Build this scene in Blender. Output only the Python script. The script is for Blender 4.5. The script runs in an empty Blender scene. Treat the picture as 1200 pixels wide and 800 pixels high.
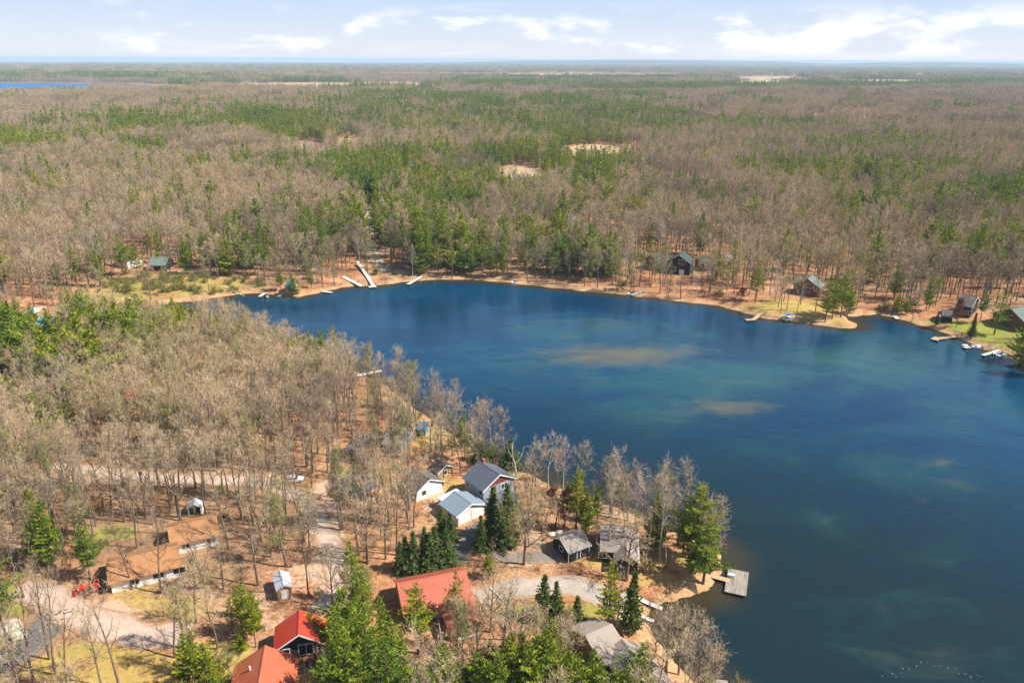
import bpy, math, random
import numpy as np
from mathutils import Vector, Matrix

random.seed(7)
R = math.radians
DENOISE = True
scene = bpy.context.scene
COL = scene.collection

# ------------------------------------------------------------------ camera model
CAM_H = 100.0
FOC = 906.4                      # focal length in pixels of a 1200 px wide frame
PITCH = math.atan((400 - 69.5) / FOC)
ROLL = math.radians(0.28)
CR, SR = math.cos(ROLL), math.sin(ROLL)
EARTH = 2 * 6.371e6
CP, SP = math.cos(PITCH), math.sin(PITCH)

def proj(x, y, z):
    """world -> pixel of the 1200x800 frame (numpy friendly)"""
    dz = z - CAM_H
    zc = y * CP - dz * SP
    yc = y * SP + dz * CP
    zc = np.maximum(zc, 1e-3)
    u, v = FOC * x / zc, -FOC * yc / zc
    return 600 + u * CR - v * SR, 400 + u * SR + v * CR

def unroll(px, py):
    u, v = px - 600, py - 400
    return 600 + u * CR + v * SR, 400 - u * SR + v * CR

# ------------------------------------------------------------------ lake outline
def flat_ground(px, py):
    px, py = unroll(px, py)
    t = (400 - py) / FOC
    dy, dz = CP + t * SP, -SP + t * CP
    k = -CAM_H / dz
    return ((px - 600) / FOC * k, dy * k)

SHORE_PX = [(188, 357), (232, 351.5), (262, 347), (300, 343), (345, 347), (372, 343), (400, 337), (440, 333.5),
            (480, 330), (515, 327), (560, 328), (610, 332), (650, 337), (700, 342), (740, 346), (780, 350.5),
            (815, 354.5), (843, 358), (867, 364.5), (890, 371), (912, 374), (933, 376.5), (955, 380), (985, 383.5), (1005, 382.5),
            (996, 377), (990, 373), (1000, 370), (1030, 368.5), (1052, 373), (1087, 383), (1107, 390), (1133, 399),
            (1150, 407), (1168, 412), (1185, 417), (1200, 428), (1260, 447), (1360, 480), (1500, 560), (1560, 680), (1500, 800),
            (1200, 930), (960, 960), (890, 900), (845, 822), (806, 795), (775, 758), (760, 722), (772, 709), (800, 698.5), (828, 690),
            (839, 677), (846, 662), (838, 645), (815, 634), (790, 625), (767, 616), (745, 606), (730, 599), (706, 590),
            (680, 581), (650, 571), (622, 558), (602, 549), (578, 538), (553, 526), (530, 511), (503, 492),
            (476, 470), (446, 449), (402, 430), (350, 410), (300, 391), (240, 374)]

def catmull(pts, n=5):
    P = np.array(pts, float)
    N = len(P)
    out = []
    for i in range(N):
        p0, p1, p2, p3 = P[i - 1], P[i], P[(i + 1) % N], P[(i + 2) % N]
        for k in range(n):
            t = k / n
            out.append(0.5 * ((2 * p1) + (-p0 + p2) * t + (2 * p0 - 5 * p1 + 4 * p2 - p3) * t * t + (-p0 + 3 * p1 - 3 * p2 + p3) * t ** 3))
    return np.array(out)

SHORE = np.array([flat_ground(*p) for p in catmull(SHORE_PX, 4)])
_rs = np.random.RandomState(3)
SHORE = SHORE + _rs.normal(0, 0.35, SHORE.shape)

def shore_dist(x, y):
    """signed distance to the lake outline, positive on land"""
    x = np.asarray(x, float); y = np.asarray(y, float)
    shp = x.shape
    x = x.ravel(); y = y.ravel()
    A = SHORE; B = np.roll(SHORE, -1, 0)
    out = np.empty(len(x))
    for s in range(0, len(x), 8192):
        X = x[s:s + 8192, None]; Y = y[s:s + 8192, None]
        ex, ey = (B - A)[:, 0][None], (B - A)[:, 1][None]
        wx, wy = X - A[:, 0][None], Y - A[:, 1][None]
        t = np.clip((wx * ex + wy * ey) / (ex * ex + ey * ey + 1e-9), 0, 1)
        d = np.sqrt(((wx - ex * t) ** 2 + (wy - ey * t) ** 2).min(1))
        c = (A[:, 1][None] > Y) != (B[:, 1][None] > Y)
        xi = ex * (Y - A[:, 1][None]) / np.where(np.abs(ey) < 1e-9, 1e-9, ey) + A[:, 0][None]
        inside = (np.sum(c & (X < xi), 1) % 2) == 1
        out[s:s + 8192] = np.where(inside, -d, d)
    return out.reshape(shp)

def wob(x, y, s, k=0.0):
    x = x / s; y = y / s
    return (np.sin(x * 1.1 + y * 0.6 + k) + np.sin(-x * 0.7 + y * 1.3 + 2.1 + k * 2) + 0.6 * np.sin(x * 2.3 + y * 1.9 + 0.7 + k) + 0.5 * np.sin(x * 1.9 - y * 2.7 + 4 + k * 3)) / 3.1

FAR_LAKE = (-1960.0, 2900.0, 640.0, 400.0)      # centre and radii of the lake near the horizon

def far_lake_in(x, y, grow=1.0):
    e = ((x - FAR_LAKE[0]) / FAR_LAKE[2]) ** 2 + ((y - FAR_LAKE[1]) / FAR_LAKE[3]) ** 2
    return e + 0.25 * wob(x, y, 160.0, 1.0) < grow

def height_d(x, y, d):
    r = np.hypot(x, y)
    near = 0.35 * wob(x, y, 22.0) + 0.6 * wob(x, y, 60.0, 1.3)
    A = 2.0 + 7.0 * np.clip((r - 420) / 1500, 0, 1) + 10 * np.clip((r - 2500) / 5000, 0, 1)
    land = 0.55 * np.clip(d / 1.2, 0, 1) + 1.0 * (1 - np.exp(-np.maximum(d, 0) / 6)) + np.clip(d / 25, 0, 1) * (0.9 + 0.6 * near) \
        + np.clip((d - 8) / 90, 0, 1) * A * (0.5 + 0.5 * wob(x, y, 330.0, 0.4))
    g = np.exp(-((y - 17500) / 2200.0) ** 2) * np.exp(-((x - 3000) / 4600.0) ** 2) * 116 * (1 + .12 * wob(x, y, 900.0, 2.0))
    g2 = np.exp(-((y - 16300) / 1700.0) ** 2) * np.exp(-((x - 8600) / 4200.0) ** 2) * 92 * (1 + .15 * wob(x, y, 800.0, 3.0))
    g3 = np.exp(-((y - 21500) / 2500.0) ** 2) * 34 * (0.7 + 0.5 * wob(x, y, 3800.0))
    far = np.minimum(np.maximum(np.maximum(g, g2), g3), 112)
    land = np.where(r > 15000, land * .5, land)
    e = ((x - FAR_LAKE[0]) / 1200.0) ** 2 + ((y - FAR_LAKE[1] + 260) / 1000.0) ** 2
    k_ = np.clip((e - .55) / .6, 0, 1)
    land = np.where(e < 1.15, land * k_ + .5 * (1 - k_), land) + far
    lakebed = np.maximum(d * 0.22, -2.2)
    return np.where(d > 0, np.maximum(land, 0.02), lakebed) - np.where(r > 1500, r * r / EARTH, 0) - np.clip((r - 900) / 600, 0, 1) * np.where(r <= 1500, r * r / EARTH, 0)

def height(x, y):
    x = np.asarray(x, float); y = np.asarray(y, float)
    r = np.hypot(x, y)
    d = np.full(x.shape, 400.0)
    m = r < 1500
    if m.any():
        d[m] = shore_dist(x[m], y[m])
    return height_d(x, y, d)

def h1(x, y):
    return float(height(np.array([x]), np.array([y]))[0])

def G(px, py, zoff=0.0):
    """the ground point seen at a pixel (or the point zoff above ground there)"""
    px, py = unroll(px, py)
    t = (400 - py) / FOC
    dx, dy, dz = (px - 600) / FOC, CP + t * SP, -SP + t * CP
    z = 1.5 + zoff
    for _ in range(7):
        k = (z - CAM_H) / dz
        z = max(h1(dx * k, dy * k), 0.0 if k < 1400 else -20) + zoff
    k = (z - CAM_H) / dz
    return Vector((dx * k, dy * k, z))

def W0(px, py, z=0.0):
    """point at absolute height z seen at a pixel"""
    px, py = unroll(px, py)
    t = (400 - py) / FOC
    dx, dy, dz = (px - 600) / FOC, CP + t * SP, -SP + t * CP
    k = (z - CAM_H) / dz
    return Vector((dx * k, dy * k, z))

def top_height(x, y, zg, py):
    px, py = unroll(600 + FOC * x / (y * CP + CAM_H * SP), py)
    t = (400 - py) / FOC
    dz = y * (t * CP - SP) / (CP + t * SP)
    return CAM_H + dz - zg

# ------------------------------------------------------------------ material helpers
MATS = {}
def new_mat(name):
    m = bpy.data.materials.new(name)
    m.use_nodes = True
    nt = m.node_tree
    b = nt.nodes['Principled BSDF']
    MATS[name] = m
    return m, nt, b

def N(nt, t, **kw):
    n = nt.nodes.new(t)
    for k, v in kw.items():
        setattr(n, k, v)
    return n

def mixc(nt, fac, a, b, blend='MIX'):
    n = nt.nodes.new('ShaderNodeMix'); n.data_type = 'RGBA'; n.blend_type = blend
    for sock, v in ((n.inputs[0], fac), (n.inputs[6], a), (n.inputs[7], b)):
        if isinstance(v, bpy.types.NodeSocket):
            nt.links.new(v, sock)
        elif isinstance(v, (int, float)):
            sock.default_value = v
        else:
            sock.default_value = (*v, 1) if len(v) == 3 else v
    return n.outputs[2]

def math_n(nt, op, a, b=None, c=None, clamp=False):
    n = nt.nodes.new('ShaderNodeMath'); n.operation = op; n.use_clamp = clamp
    for i, v in enumerate((a, b, c)):
        if v is None: continue
        if isinstance(v, bpy.types.NodeSocket): nt.links.new(v, n.inputs[i])
        else: n.inputs[i].default_value = v
    return n.outputs[0]

def noise(nt, vec, scale, detail=3.0, rough=0.55, dist=0.0):
    n = nt.nodes.new('ShaderNodeTexNoise')
    n.inputs['Scale'].default_value = scale; n.inputs['Detail'].default_value = detail
    n.inputs['Roughness'].default_value = rough; n.inputs['Distortion'].default_value = dist
    if vec is not None: nt.links.new(vec, n.inputs['Vector'])
    return n.outputs['Fac']

def ramp(nt, fac, stops):
    n = nt.nodes.new('ShaderNodeValToRGB')
    e = n.color_ramp.elements
    while len(e) < len(stops): e.new(0.5)
    for i, (p, c) in enumerate(stops):
        e[i].position = p
        e[i].color = (*c, 1) if len(c) == 3 else c
    nt.links.new(fac, n.inputs[0])
    return n.outputs[0]

def attr(nt, name):
    n = nt.nodes.new('ShaderNodeAttribute'); n.attribute_name = name
    return n.outputs['Fac']

def mapr(nt, v, a, b, c=0.0, d=1.0):
    n = nt.nodes.new('ShaderNodeMapRange'); n.interpolation_type = 'SMOOTHSTEP'
    nt.links.new(v, n.inputs[0])
    for i, q in enumerate((a, b, c, d)): n.inputs[i + 1].default_value = q
    return n.outputs[0]

def simple(name, col, rough=0.8, var=0.25, scale=1.5, metal=0.0, bump=0.0, stretch=None, spec=0.3):
    """a procedural material: base colour broken up by two scales of noise"""
    m, nt, b = new_mat(name)
    tc = N(nt, 'ShaderNodeTexCoord')
    vec = tc.outputs['Object']
    if stretch:
        mp = N(nt, 'ShaderNodeMapping'); mp.inputs['Scale'].default_value = stretch
        nt.links.new(vec, mp.inputs[0]); vec = mp.outputs[0]
    n1 = noise(nt, vec, scale, 4, 0.65)
    n2 = noise(nt, vec, scale * 7, 3, 0.6)
    f = math_n(nt, 'ADD', math_n(nt, 'MULTIPLY', n1, 0.65), math_n(nt, 'MULTIPLY', n2, 0.35))
    lo = tuple(max(0, c * (1 - var)) for c in col); hi = tuple(min(1, c * (1 + var)) for c in col)
    nt.links.new(ramp(nt, f, [(0.33, lo), (0.67, hi)]), b.inputs['Base Color'])
    b.inputs['Roughness'].default_value = rough; b.inputs['Metallic'].default_value = metal
    b.inputs['Specular IOR Level'].default_value = spec
    if bump:
        bp = N(nt, 'ShaderNodeBump'); bp.inputs['Strength'].default_value = bump; bp.inputs['Distance'].default_value = 0.05
        nt.links.new(n2, bp.inputs['Height']); nt.links.new(bp.outputs[0], b.inputs['Normal'])
    return m

def seamed(name, col, axis='X', pitch=0.45, rough=0.4, var=0.12, spec=0.4, litter=None, lit_amt=0.5):
    """ribbed sheet metal or shingle courses: fine bands across one axis, fading and leaf litter as real marks"""
    m, nt, b = new_mat(name)
    tc = N(nt, 'ShaderNodeTexCoord')
    sx = N(nt, 'ShaderNodeSeparateXYZ'); nt.links.new(tc.outputs['Object'], sx.inputs[0])
    ph = math_n(nt, 'FRACT', math_n(nt, 'MULTIPLY', sx.outputs[axis], 1 / pitch))
    rib = math_n(nt, 'LESS_THAN', ph, 0.16)
    n1 = noise(nt, tc.outputs['Object'], 0.45, 5, 0.7)
    n2 = noise(nt, tc.outputs['Object'], 5.0, 4, 0.7)
    f = math_n(nt, 'ADD', math_n(nt, 'MULTIPLY', n1, 0.6), math_n(nt, 'MULTIPLY', n2, 0.4))
    lo = tuple(c * (1 - var) for c in col); hi = tuple(min(1, c * (1 + var)) for c in col)
    c = ramp(nt, f, [(0.32, lo), (0.68, hi)])
    c = mixc(nt, math_n(nt, 'MULTIPLY', rib, 0.25), c, tuple(q * 0.7 for q in col))
    if litter:
        n3 = noise(nt, tc.outputs['Object'], 0.8, 6, 0.75)
        c = mixc(nt, mapr(nt, n3, 0.62 - lit_amt * 0.3, 0.72 - lit_amt * 0.2), c, litter)
    nt.links.new(c, b.inputs['Base Color'])
    b.inputs['Roughness'].default_value = rough; b.inputs['Specular IOR Level'].default_value = spec
    bp = N(nt, 'ShaderNodeBump'); bp.inputs['Strength'].default_value = 0.5; bp.inputs['Distance'].default_value = 0.03
    nt.links.new(math_n(nt, 'ADD', rib, math_n(nt, 'MULTIPLY', n2, 0.4)), bp.inputs['Height']); nt.links.new(bp.outputs[0], b.inputs['Normal'])
    return m

# ------------------------------------------------------------------ mesh helpers
class MB:
    def __init__(s):
        s.v = []; s.f = []; s.m = []
    def quad(s, a, b, c, d, mi=0):
        n = len(s.v); s.v += [tuple(a), tuple(b), tuple(c), tuple(d)]; s.f.append((n, n + 1, n + 2, n + 3)); s.m.append(mi)
    def tri(s, a, b, c, mi=0):
        n = len(s.v); s.v += [tuple(a), tuple(b), tuple(c)]; s.f.append((n, n + 1, n + 2)); s.m.append(mi)
    def box(s, x0, x1, y0, y1, z0, z1, mi=0, M=None):
        n = len(s.v)
        P = [(x0, y0, z0), (x1, y0, z0), (x1, y1, z0), (x0, y1, z0), (x0, y0, z1), (x1, y0, z1), (x1, y1, z1), (x0, y1, z1)]
        if M is not None: P = [tuple(M @ Vector(p)) for p in P]
        s.v += P
        for q in ((0, 3, 2, 1), (4, 5, 6, 7), (0, 1, 5, 4), (1, 2, 6, 5), (2, 3, 7, 6), (3, 0, 4, 7)):
            s.f.append(tuple(n + i for i in q)); s.m.append(mi)
    def prism(s, poly, x0, x1, mi=0, axis='x'):
        """extrude a (y,z) polygon along x (or (x,z) along y, (x,y) along z)"""
        n = len(s.v); k = len(poly)
        for e in (x0, x1):
            for (a, b) in poly:
                s.v.append((e, a, b) if axis == 'x' else (a, e, b) if axis == 'y' else (a, b, e))
        s.f.append(tuple(n + i for i in range(k))); s.m.append(mi)
        s.f.append(tuple(n + k + i for i in reversed(range(k)))); s.m.append(mi)
        for i in range(k):
            j = (i + 1) % k
            s.f.append((n + i, n + k + i, n + k + j, n + j)); s.m.append(mi)
    def tube(s, pts, rads, sides=5, mi=0, cap=True):
        n0 = len(s.v); pts = [Vector(p) for p in pts]
        for i, p in enumerate(pts):
            d = (pts[min(i + 1, len(pts) - 1)] - pts[max(i - 1, 0)])
            d = d.normalized() if d.length > 1e-6 else Vector((0, 0, 1))
            a = d.orthogonal().normalized(); b = d.cross(a)
            for k in range(sides):
                t = 2 * math.pi * k / sides
                s.v.append(tuple(p + (a * math.cos(t) + b * math.sin(t)) * rads[i]))
        for i in range(len(pts) - 1):
            for k in range(sides):
                k2 = (k + 1) % sides
                s.f.append((n0 + i * sides + k, n0 + i * sides + k2, n0 + (i + 1) * sides + k2, n0 + (i + 1) * sides + k)); s.m.append(mi)
        if cap:
            s.f.append(tuple(n0 + k for k in reversed(range(sides)))); s.m.append(mi)
            e = n0 + (len(pts) - 1) * sides
            s.f.append(tuple(e + k for k in range(sides))); s.m.append(mi)
    def mesh(s, name, mats, smooth=False):
        me = bpy.data.meshes.new(name)
        me.from_pydata(s.v, [], s.f)
        for m in mats: me.materials.append(m)
        if len(mats) > 1: me.polygons.foreach_set('material_index', s.m)
        if smooth: me.polygons.foreach_set('use_smooth', [True] * len(me.polygons))
        me.update()
        return me
    def fix(s, name, mats, smooth=False):
        import bmesh
        me = s.mesh(name, mats, smooth)
        bm = bmesh.new(); bm.from_mesh(me)
        bmesh.ops.recalc_face_normals(bm, faces=bm.faces)
        bm.to_mesh(me); bm.free()
        return me

def link(name, me, parent=None, loc=None):
    o = bpy.data.objects.new(name, me); COL.objects.link(o)
    if parent is not None: o.parent = parent
    if loc is not None: o.location = loc
    return o

def build(name, mb, mats, parent=None, smooth=False, loc=None):
    if not isinstance(mats, (list, tuple)): mats = [mats]
    return link(name, mb.fix(name, mats, smooth), parent, loc)

def tag(o, label=None, cat=None, group=None, kind=None):
    if label: o['label'] = label
    if cat: o['category'] = cat
    if group: o['group'] = group
    if kind: o['kind'] = kind
    return o

def thing(name, label, cat, loc, yaw=0.0, group=None):
    o = bpy.data.objects.new(name, None); COL.objects.link(o)
    o.empty_display_size = 0.5
    o.location = loc; o.rotation_euler = (0, 0, yaw)
    return tag(o, label, cat, group)

LANDMARKS = []       # (phrase, x, y) used in tree labels
CLEAR = []           # world discs kept free of random trees (x, y, r)

# ------------------------------------------------------------------ ground masks, set out by place
LAWN = [(15, 705, 22, 22, 1), (30, 752, 35, 9, .8), (135, 624, 26, 10, .9), (625, 716, 55, 13, 1), (700, 716, 38, 10, .9), (672, 700, 60, 10, .5),
        (800, 318, 26, 5, .9), (760, 307, 14, 4, .9), (852, 311, 16, 6, .7), (1150, 388, 42, 13, 1.1), (1095, 378, 34, 5, 1), (1185, 398, 25, 12, 1),
        (455, 325, 26, 3, .8), (205, 336, 70, 8, .6), (150, 343, 30, 6, .6), (262, 335, 35, 6, .5), (985, 375, 14, 5, .4), (95, 760, 30, 12, .5), (240, 765, 40, 14, .4)]
DRY = [(120, 780, 90, 30, 1), (250, 778, 60, 25, 1), (185, 712, 60, 14, .9), (150, 690, 40, 8, .7), (515, 572, 30, 16, 1), (505, 512, 26, 14, 1),
       (430, 547, 40, 14, .8), (556, 615, 30, 6, .5), (600, 553, 30, 8, 1), (740, 655, 80, 12, 1), (780, 680, 40, 12, .8), (690, 655, 30, 8, .8), (760, 640, 30, 8, .6),
       (925, 362, 60, 12, 1.1), (970, 378, 35, 6, 1), (720, 300, 40, 10, .5), (205, 336, 90, 13, 1), (140, 345, 50, 12, .9), (285, 335, 40, 8, .7), (860, 312, 30, 10, .5),
       (430, 470, 40, 8, .5), (40, 372, 20, 8, .8), (125, 380, 20, 6, .5), (690, 690, 40, 8, .5), (740, 775, 25, 30, .6), (665, 712, 70, 14, .5), (640, 560, 20, 8, .8), (1060, 378, 25, 5, .8)]
DIRT = [(380, 610, 22, 45, .9), (392, 670, 30, 30, .8), (190, 560, 150, 8, .9), (330, 700, 35, 40, .5), (560, 628, 25, 12, .8), (620, 655, 40, 8, .6),
        (600, 635, 40, 18, .5), (440, 270, 20, 45, .6), (470, 322, 50, 5, .6), (120, 725, 60, 20, .7), (520, 590, 26, 18, .5), (735, 600, 30, 6, .8),
        (30, 640, 35, 40, .4), (860, 367, 30, 6, .5)]
FIELD = [(697, 183, 48, 12, 1.2), (610, 207, 25, 12, 1.2), (408, 172, 14, 10, 1), (362, 176, 18, 10, 1), (360, 101.5, 95, 4.2, 1.2), (180, 103, 60, 3.4, .9), (455, 100.5, 50, 3.6, 1.1), (900, 93.2, 50, 3.2, 1.1),
         (1030, 97.5, 60, 3.6, 1.2), (690, 89.6, 90, 2.4, 1.0), (600, 88, 200, 1.9, .8), (880, 100.5, 50, 3.2, .8), (250, 88, 160, 1.6, .9), (1080, 90, 70, 2.2, .9)]
CUTOVER = [(1000, 133, 65, 5, 1), (240, 121, 60, 3.0, .8), (560, 116, 50, 3.0, .8), (470, 150, 30, 4, .8), (800, 135, 60, 4, .7)]

def mask(px, py, lst):
    out = np.zeros(px.shape)
    for (cx, cy, rx, ry, s) in lst:
        e = ((px - cx) / rx) ** 2 + ((py - cy) / ry) ** 2
        out = np.maximum(out, s * np.clip(1.6 - e, 0, 1.0))
    return np.clip(out, 0, 1.2)

# ------------------------------------------------------------------ ground sheet
def build_ground():
    na, nr = 720, 500
    ang = np.radians(np.linspace(-76, 76, na))
    rad = 45 * (38000 / 45) ** (np.linspace(0, 1, nr))
    a, r = np.meshgrid(ang, rad, indexing='ij')
    x, y = r * np.sin(a), r * np.cos(a)
    d = np.full(x.shape, 400.0)
    m = r < 1500
    d[m] = shore_dist(x[m], y[m])
    z = height_d(x, y, d)
    px, py = proj(x, y, np.where(r < 1200, np.maximum(z, 0), z))
    far = r > 45
    verts = np.stack([x, y, z], -1).reshape(-1, 3)
    ii = np.arange(na * nr).reshape(na, nr)
    faces = np.stack([ii[:-1, :-1], ii[:-1, 1:], ii[1:, 1:], ii[1:, :-1]], -1).reshape(-1, 4)[:, ::-1]
    me = bpy.data.meshes.new('ground')
    me.from_pydata(verts.tolist(), [], faces.tolist())
    me.polygons.foreach_set('use_smooth', [True] * len(me.polygons))
    for nm, arr in (('lawn', mask(px, py, LAWN)), ('dry', mask(px, py, DRY)), ('dirt', mask(px, py, DIRT)), ('field', mask(px, py, FIELD)),
                    ('shore', np.clip(1 - d / 5.0, 0, 1)), ('dist', np.clip((r - 600) / 2500, 0, 1)), ('verydist', np.clip((r - 9000) / 4000, 0, 1))):
        at = me.attributes.new(nm, 'FLOAT', 'POINT')
        at.data.foreach_set('value', arr.astype(np.float32).ravel())
    mt, nt, b = new_mat('forest_floor')
    g = N(nt, 'ShaderNodeNewGeometry'); P = g.outputs['Position']
    n_big = noise(nt, P, 0.018, 4, 0.6); n_mid = noise(nt, P, 0.12, 5, 0.65); n_fine = noise(nt, P, 1.1, 6, 0.75)
    n_leaf = noise(nt, P, 4.5, 4, 0.75)
    f = math_n(nt, 'ADD', math_n(nt, 'ADD', math_n(nt, 'MULTIPLY', n_mid, 0.36), math_n(nt, 'MULTIPLY', n_fine, 0.40)), math_n(nt, 'MULTIPLY', n_leaf, 0.24))
    c = ramp(nt, f, [(0.38, (0.085, 0.045, 0.028)), (0.455, (0.32, 0.145, 0.07)), (0.53, (0.50, 0.25, 0.125)), (0.62, (0.64, 0.40, 0.235))])
    c = mixc(nt, mapr(nt, n_big, 0.42, 0.62), c, mixc(nt, mapr(nt, f, .35, .65), (0.17, 0.10, 0.055), (0.46, 0.29, 0.16)))
    c = mixc(nt, math_n(nt, 'MULTIPLY', attr(nt, 'dist'), 0.8), c, mixc(nt, n_mid, (0.16, 0.12, 0.085), (0.34, 0.25, 0.17)))
    wig = math_n(nt, 'MULTIPLY', math_n(nt, 'SUBTRACT', math_n(nt, 'ADD', math_n(nt, 'MULTIPLY', n_mid, 0.5), math_n(nt, 'MULTIPLY', n_fine, 0.5)), 0.5), 4.6)
    def layer(c, nm, col, lo=0.3, hi=1.05):
        return mixc(nt, mapr(nt, math_n(nt, 'ADD', attr(nt, nm), wig), lo, hi), c, col)
    c = layer(c, 'dry', ramp(nt, f, [(0.32, (0.20, 0.13, 0.035)), (0.5, (0.42, 0.29, 0.085)), (0.68, (0.55, 0.42, 0.15))]))
    c = layer(c, 'lawn', ramp(nt, f, [(0.32, (0.10, 0.13, 0.025)), (0.5, (0.26, 0.27, 0.05)), (0.68, (0.42, 0.37, 0.09))]))
    c = layer(c, 'dirt', ramp(nt, f, [(0.32, (0.30, 0.19, 0.12)), (0.5, (0.50, 0.34, 0.23)), (0.68, (0.62, 0.47, 0.35))]), 0.3, 0.8)
    c = layer(c, 'field', ramp(nt, f, [(0.35, (0.38, 0.26, 0.14)), (0.65, (0.58, 0.43, 0.27))]), 0.5, 0.7)
    c = layer(c, 'shore', ramp(nt, f, [(0.32, (0.22, 0.115, 0.05)), (0.5, (0.45, 0.27, 0.13)), (0.68, (0.60, 0.42, 0.25))]), 0.35, 0.75)
    nf = noise(nt, P, 0.0011, 5, 0.6)
    mp = N(nt, 'ShaderNodeMapping'); mp.inputs['Scale'].default_value = (0.35, 1, 1); nt.links.new(P, mp.inputs[0])
    nf2 = noise(nt, mp.outputs[0], 0.0022, 4, 0.6)
    cf = ramp(nt, nf2, [(0.36, (0.035, 0.05, 0.03)), (0.5, (0.10, 0.09, 0.06)), (0.60, (0.19, 0.15, 0.11)), (0.68, (0.33, 0.27, 0.19))])
    c = mixc(nt, attr(nt, 'verydist'), c, cf)
    nt.links.new(c, b.inputs['Base Color'])
    b.inputs['Roughness'].default_value = 0.95; b.inputs['Specular IOR Level'].default_value = 0.1
    bp = N(nt, 'ShaderNodeBump'); bp.inputs['Strength'].default_value = 0.7; bp.inputs['Distance'].default_value = 0.25
    nt.links.new(n_fine, bp.inputs['Height']); nt.links.new(bp.outputs[0], b.inputs['Normal'])
    me.materials.append(mt)
    o = link('ground', me)
    tag(o, 'orange brown leaf covered forest floor with lawns around the lake', 'ground', kind='structure')

build_ground()

# ------------------------------------------------------------------ lake
SHOAL = [(728, 417, 80, 12, 1.45), (800, 412, 80, 15, .7), (862, 477, 58, 11, 1.15), (910, 455, 120, 22, .42), (1105, 541, 18, 5, .8), (1078, 546, 12, 4, .6), (1120, 563, 34, 7, .5),
         (1075, 586, 20, 6, .4), (715, 380, 60, 7, .4), (655, 440, 70, 12, .3), (985, 425, 90, 14, .4), (980, 608, 50, 8, .35), (1110, 760, 30, 20, .3)]
TEAL = [(985, 428, 180, 36, 1.15), (860, 445, 160, 34, 1.1), (700, 390, 150, 20, .6), (640, 430, 90, 30, .6), (960, 605, 80, 18, .5), (1110, 480, 120, 35, .6), (780, 470, 120, 28, .7), (1050, 545, 110, 30, .55), (900, 530, 110, 24, .5),
        (1150, 650, 90, 26, .3), (780, 405, 120, 24, .8), (560, 415, 60, 22, .35), (1060, 700, 100, 20, .25)]
def soft(px, py, lst):
    out = np.zeros(px.shape)
    for (cx, cy, rx, ry, s) in lst:
        out = np.maximum(out, s * np.exp(-(((px - cx) / rx) ** 2 + ((py - cy) / ry) ** 2) * .8))
    return out

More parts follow.
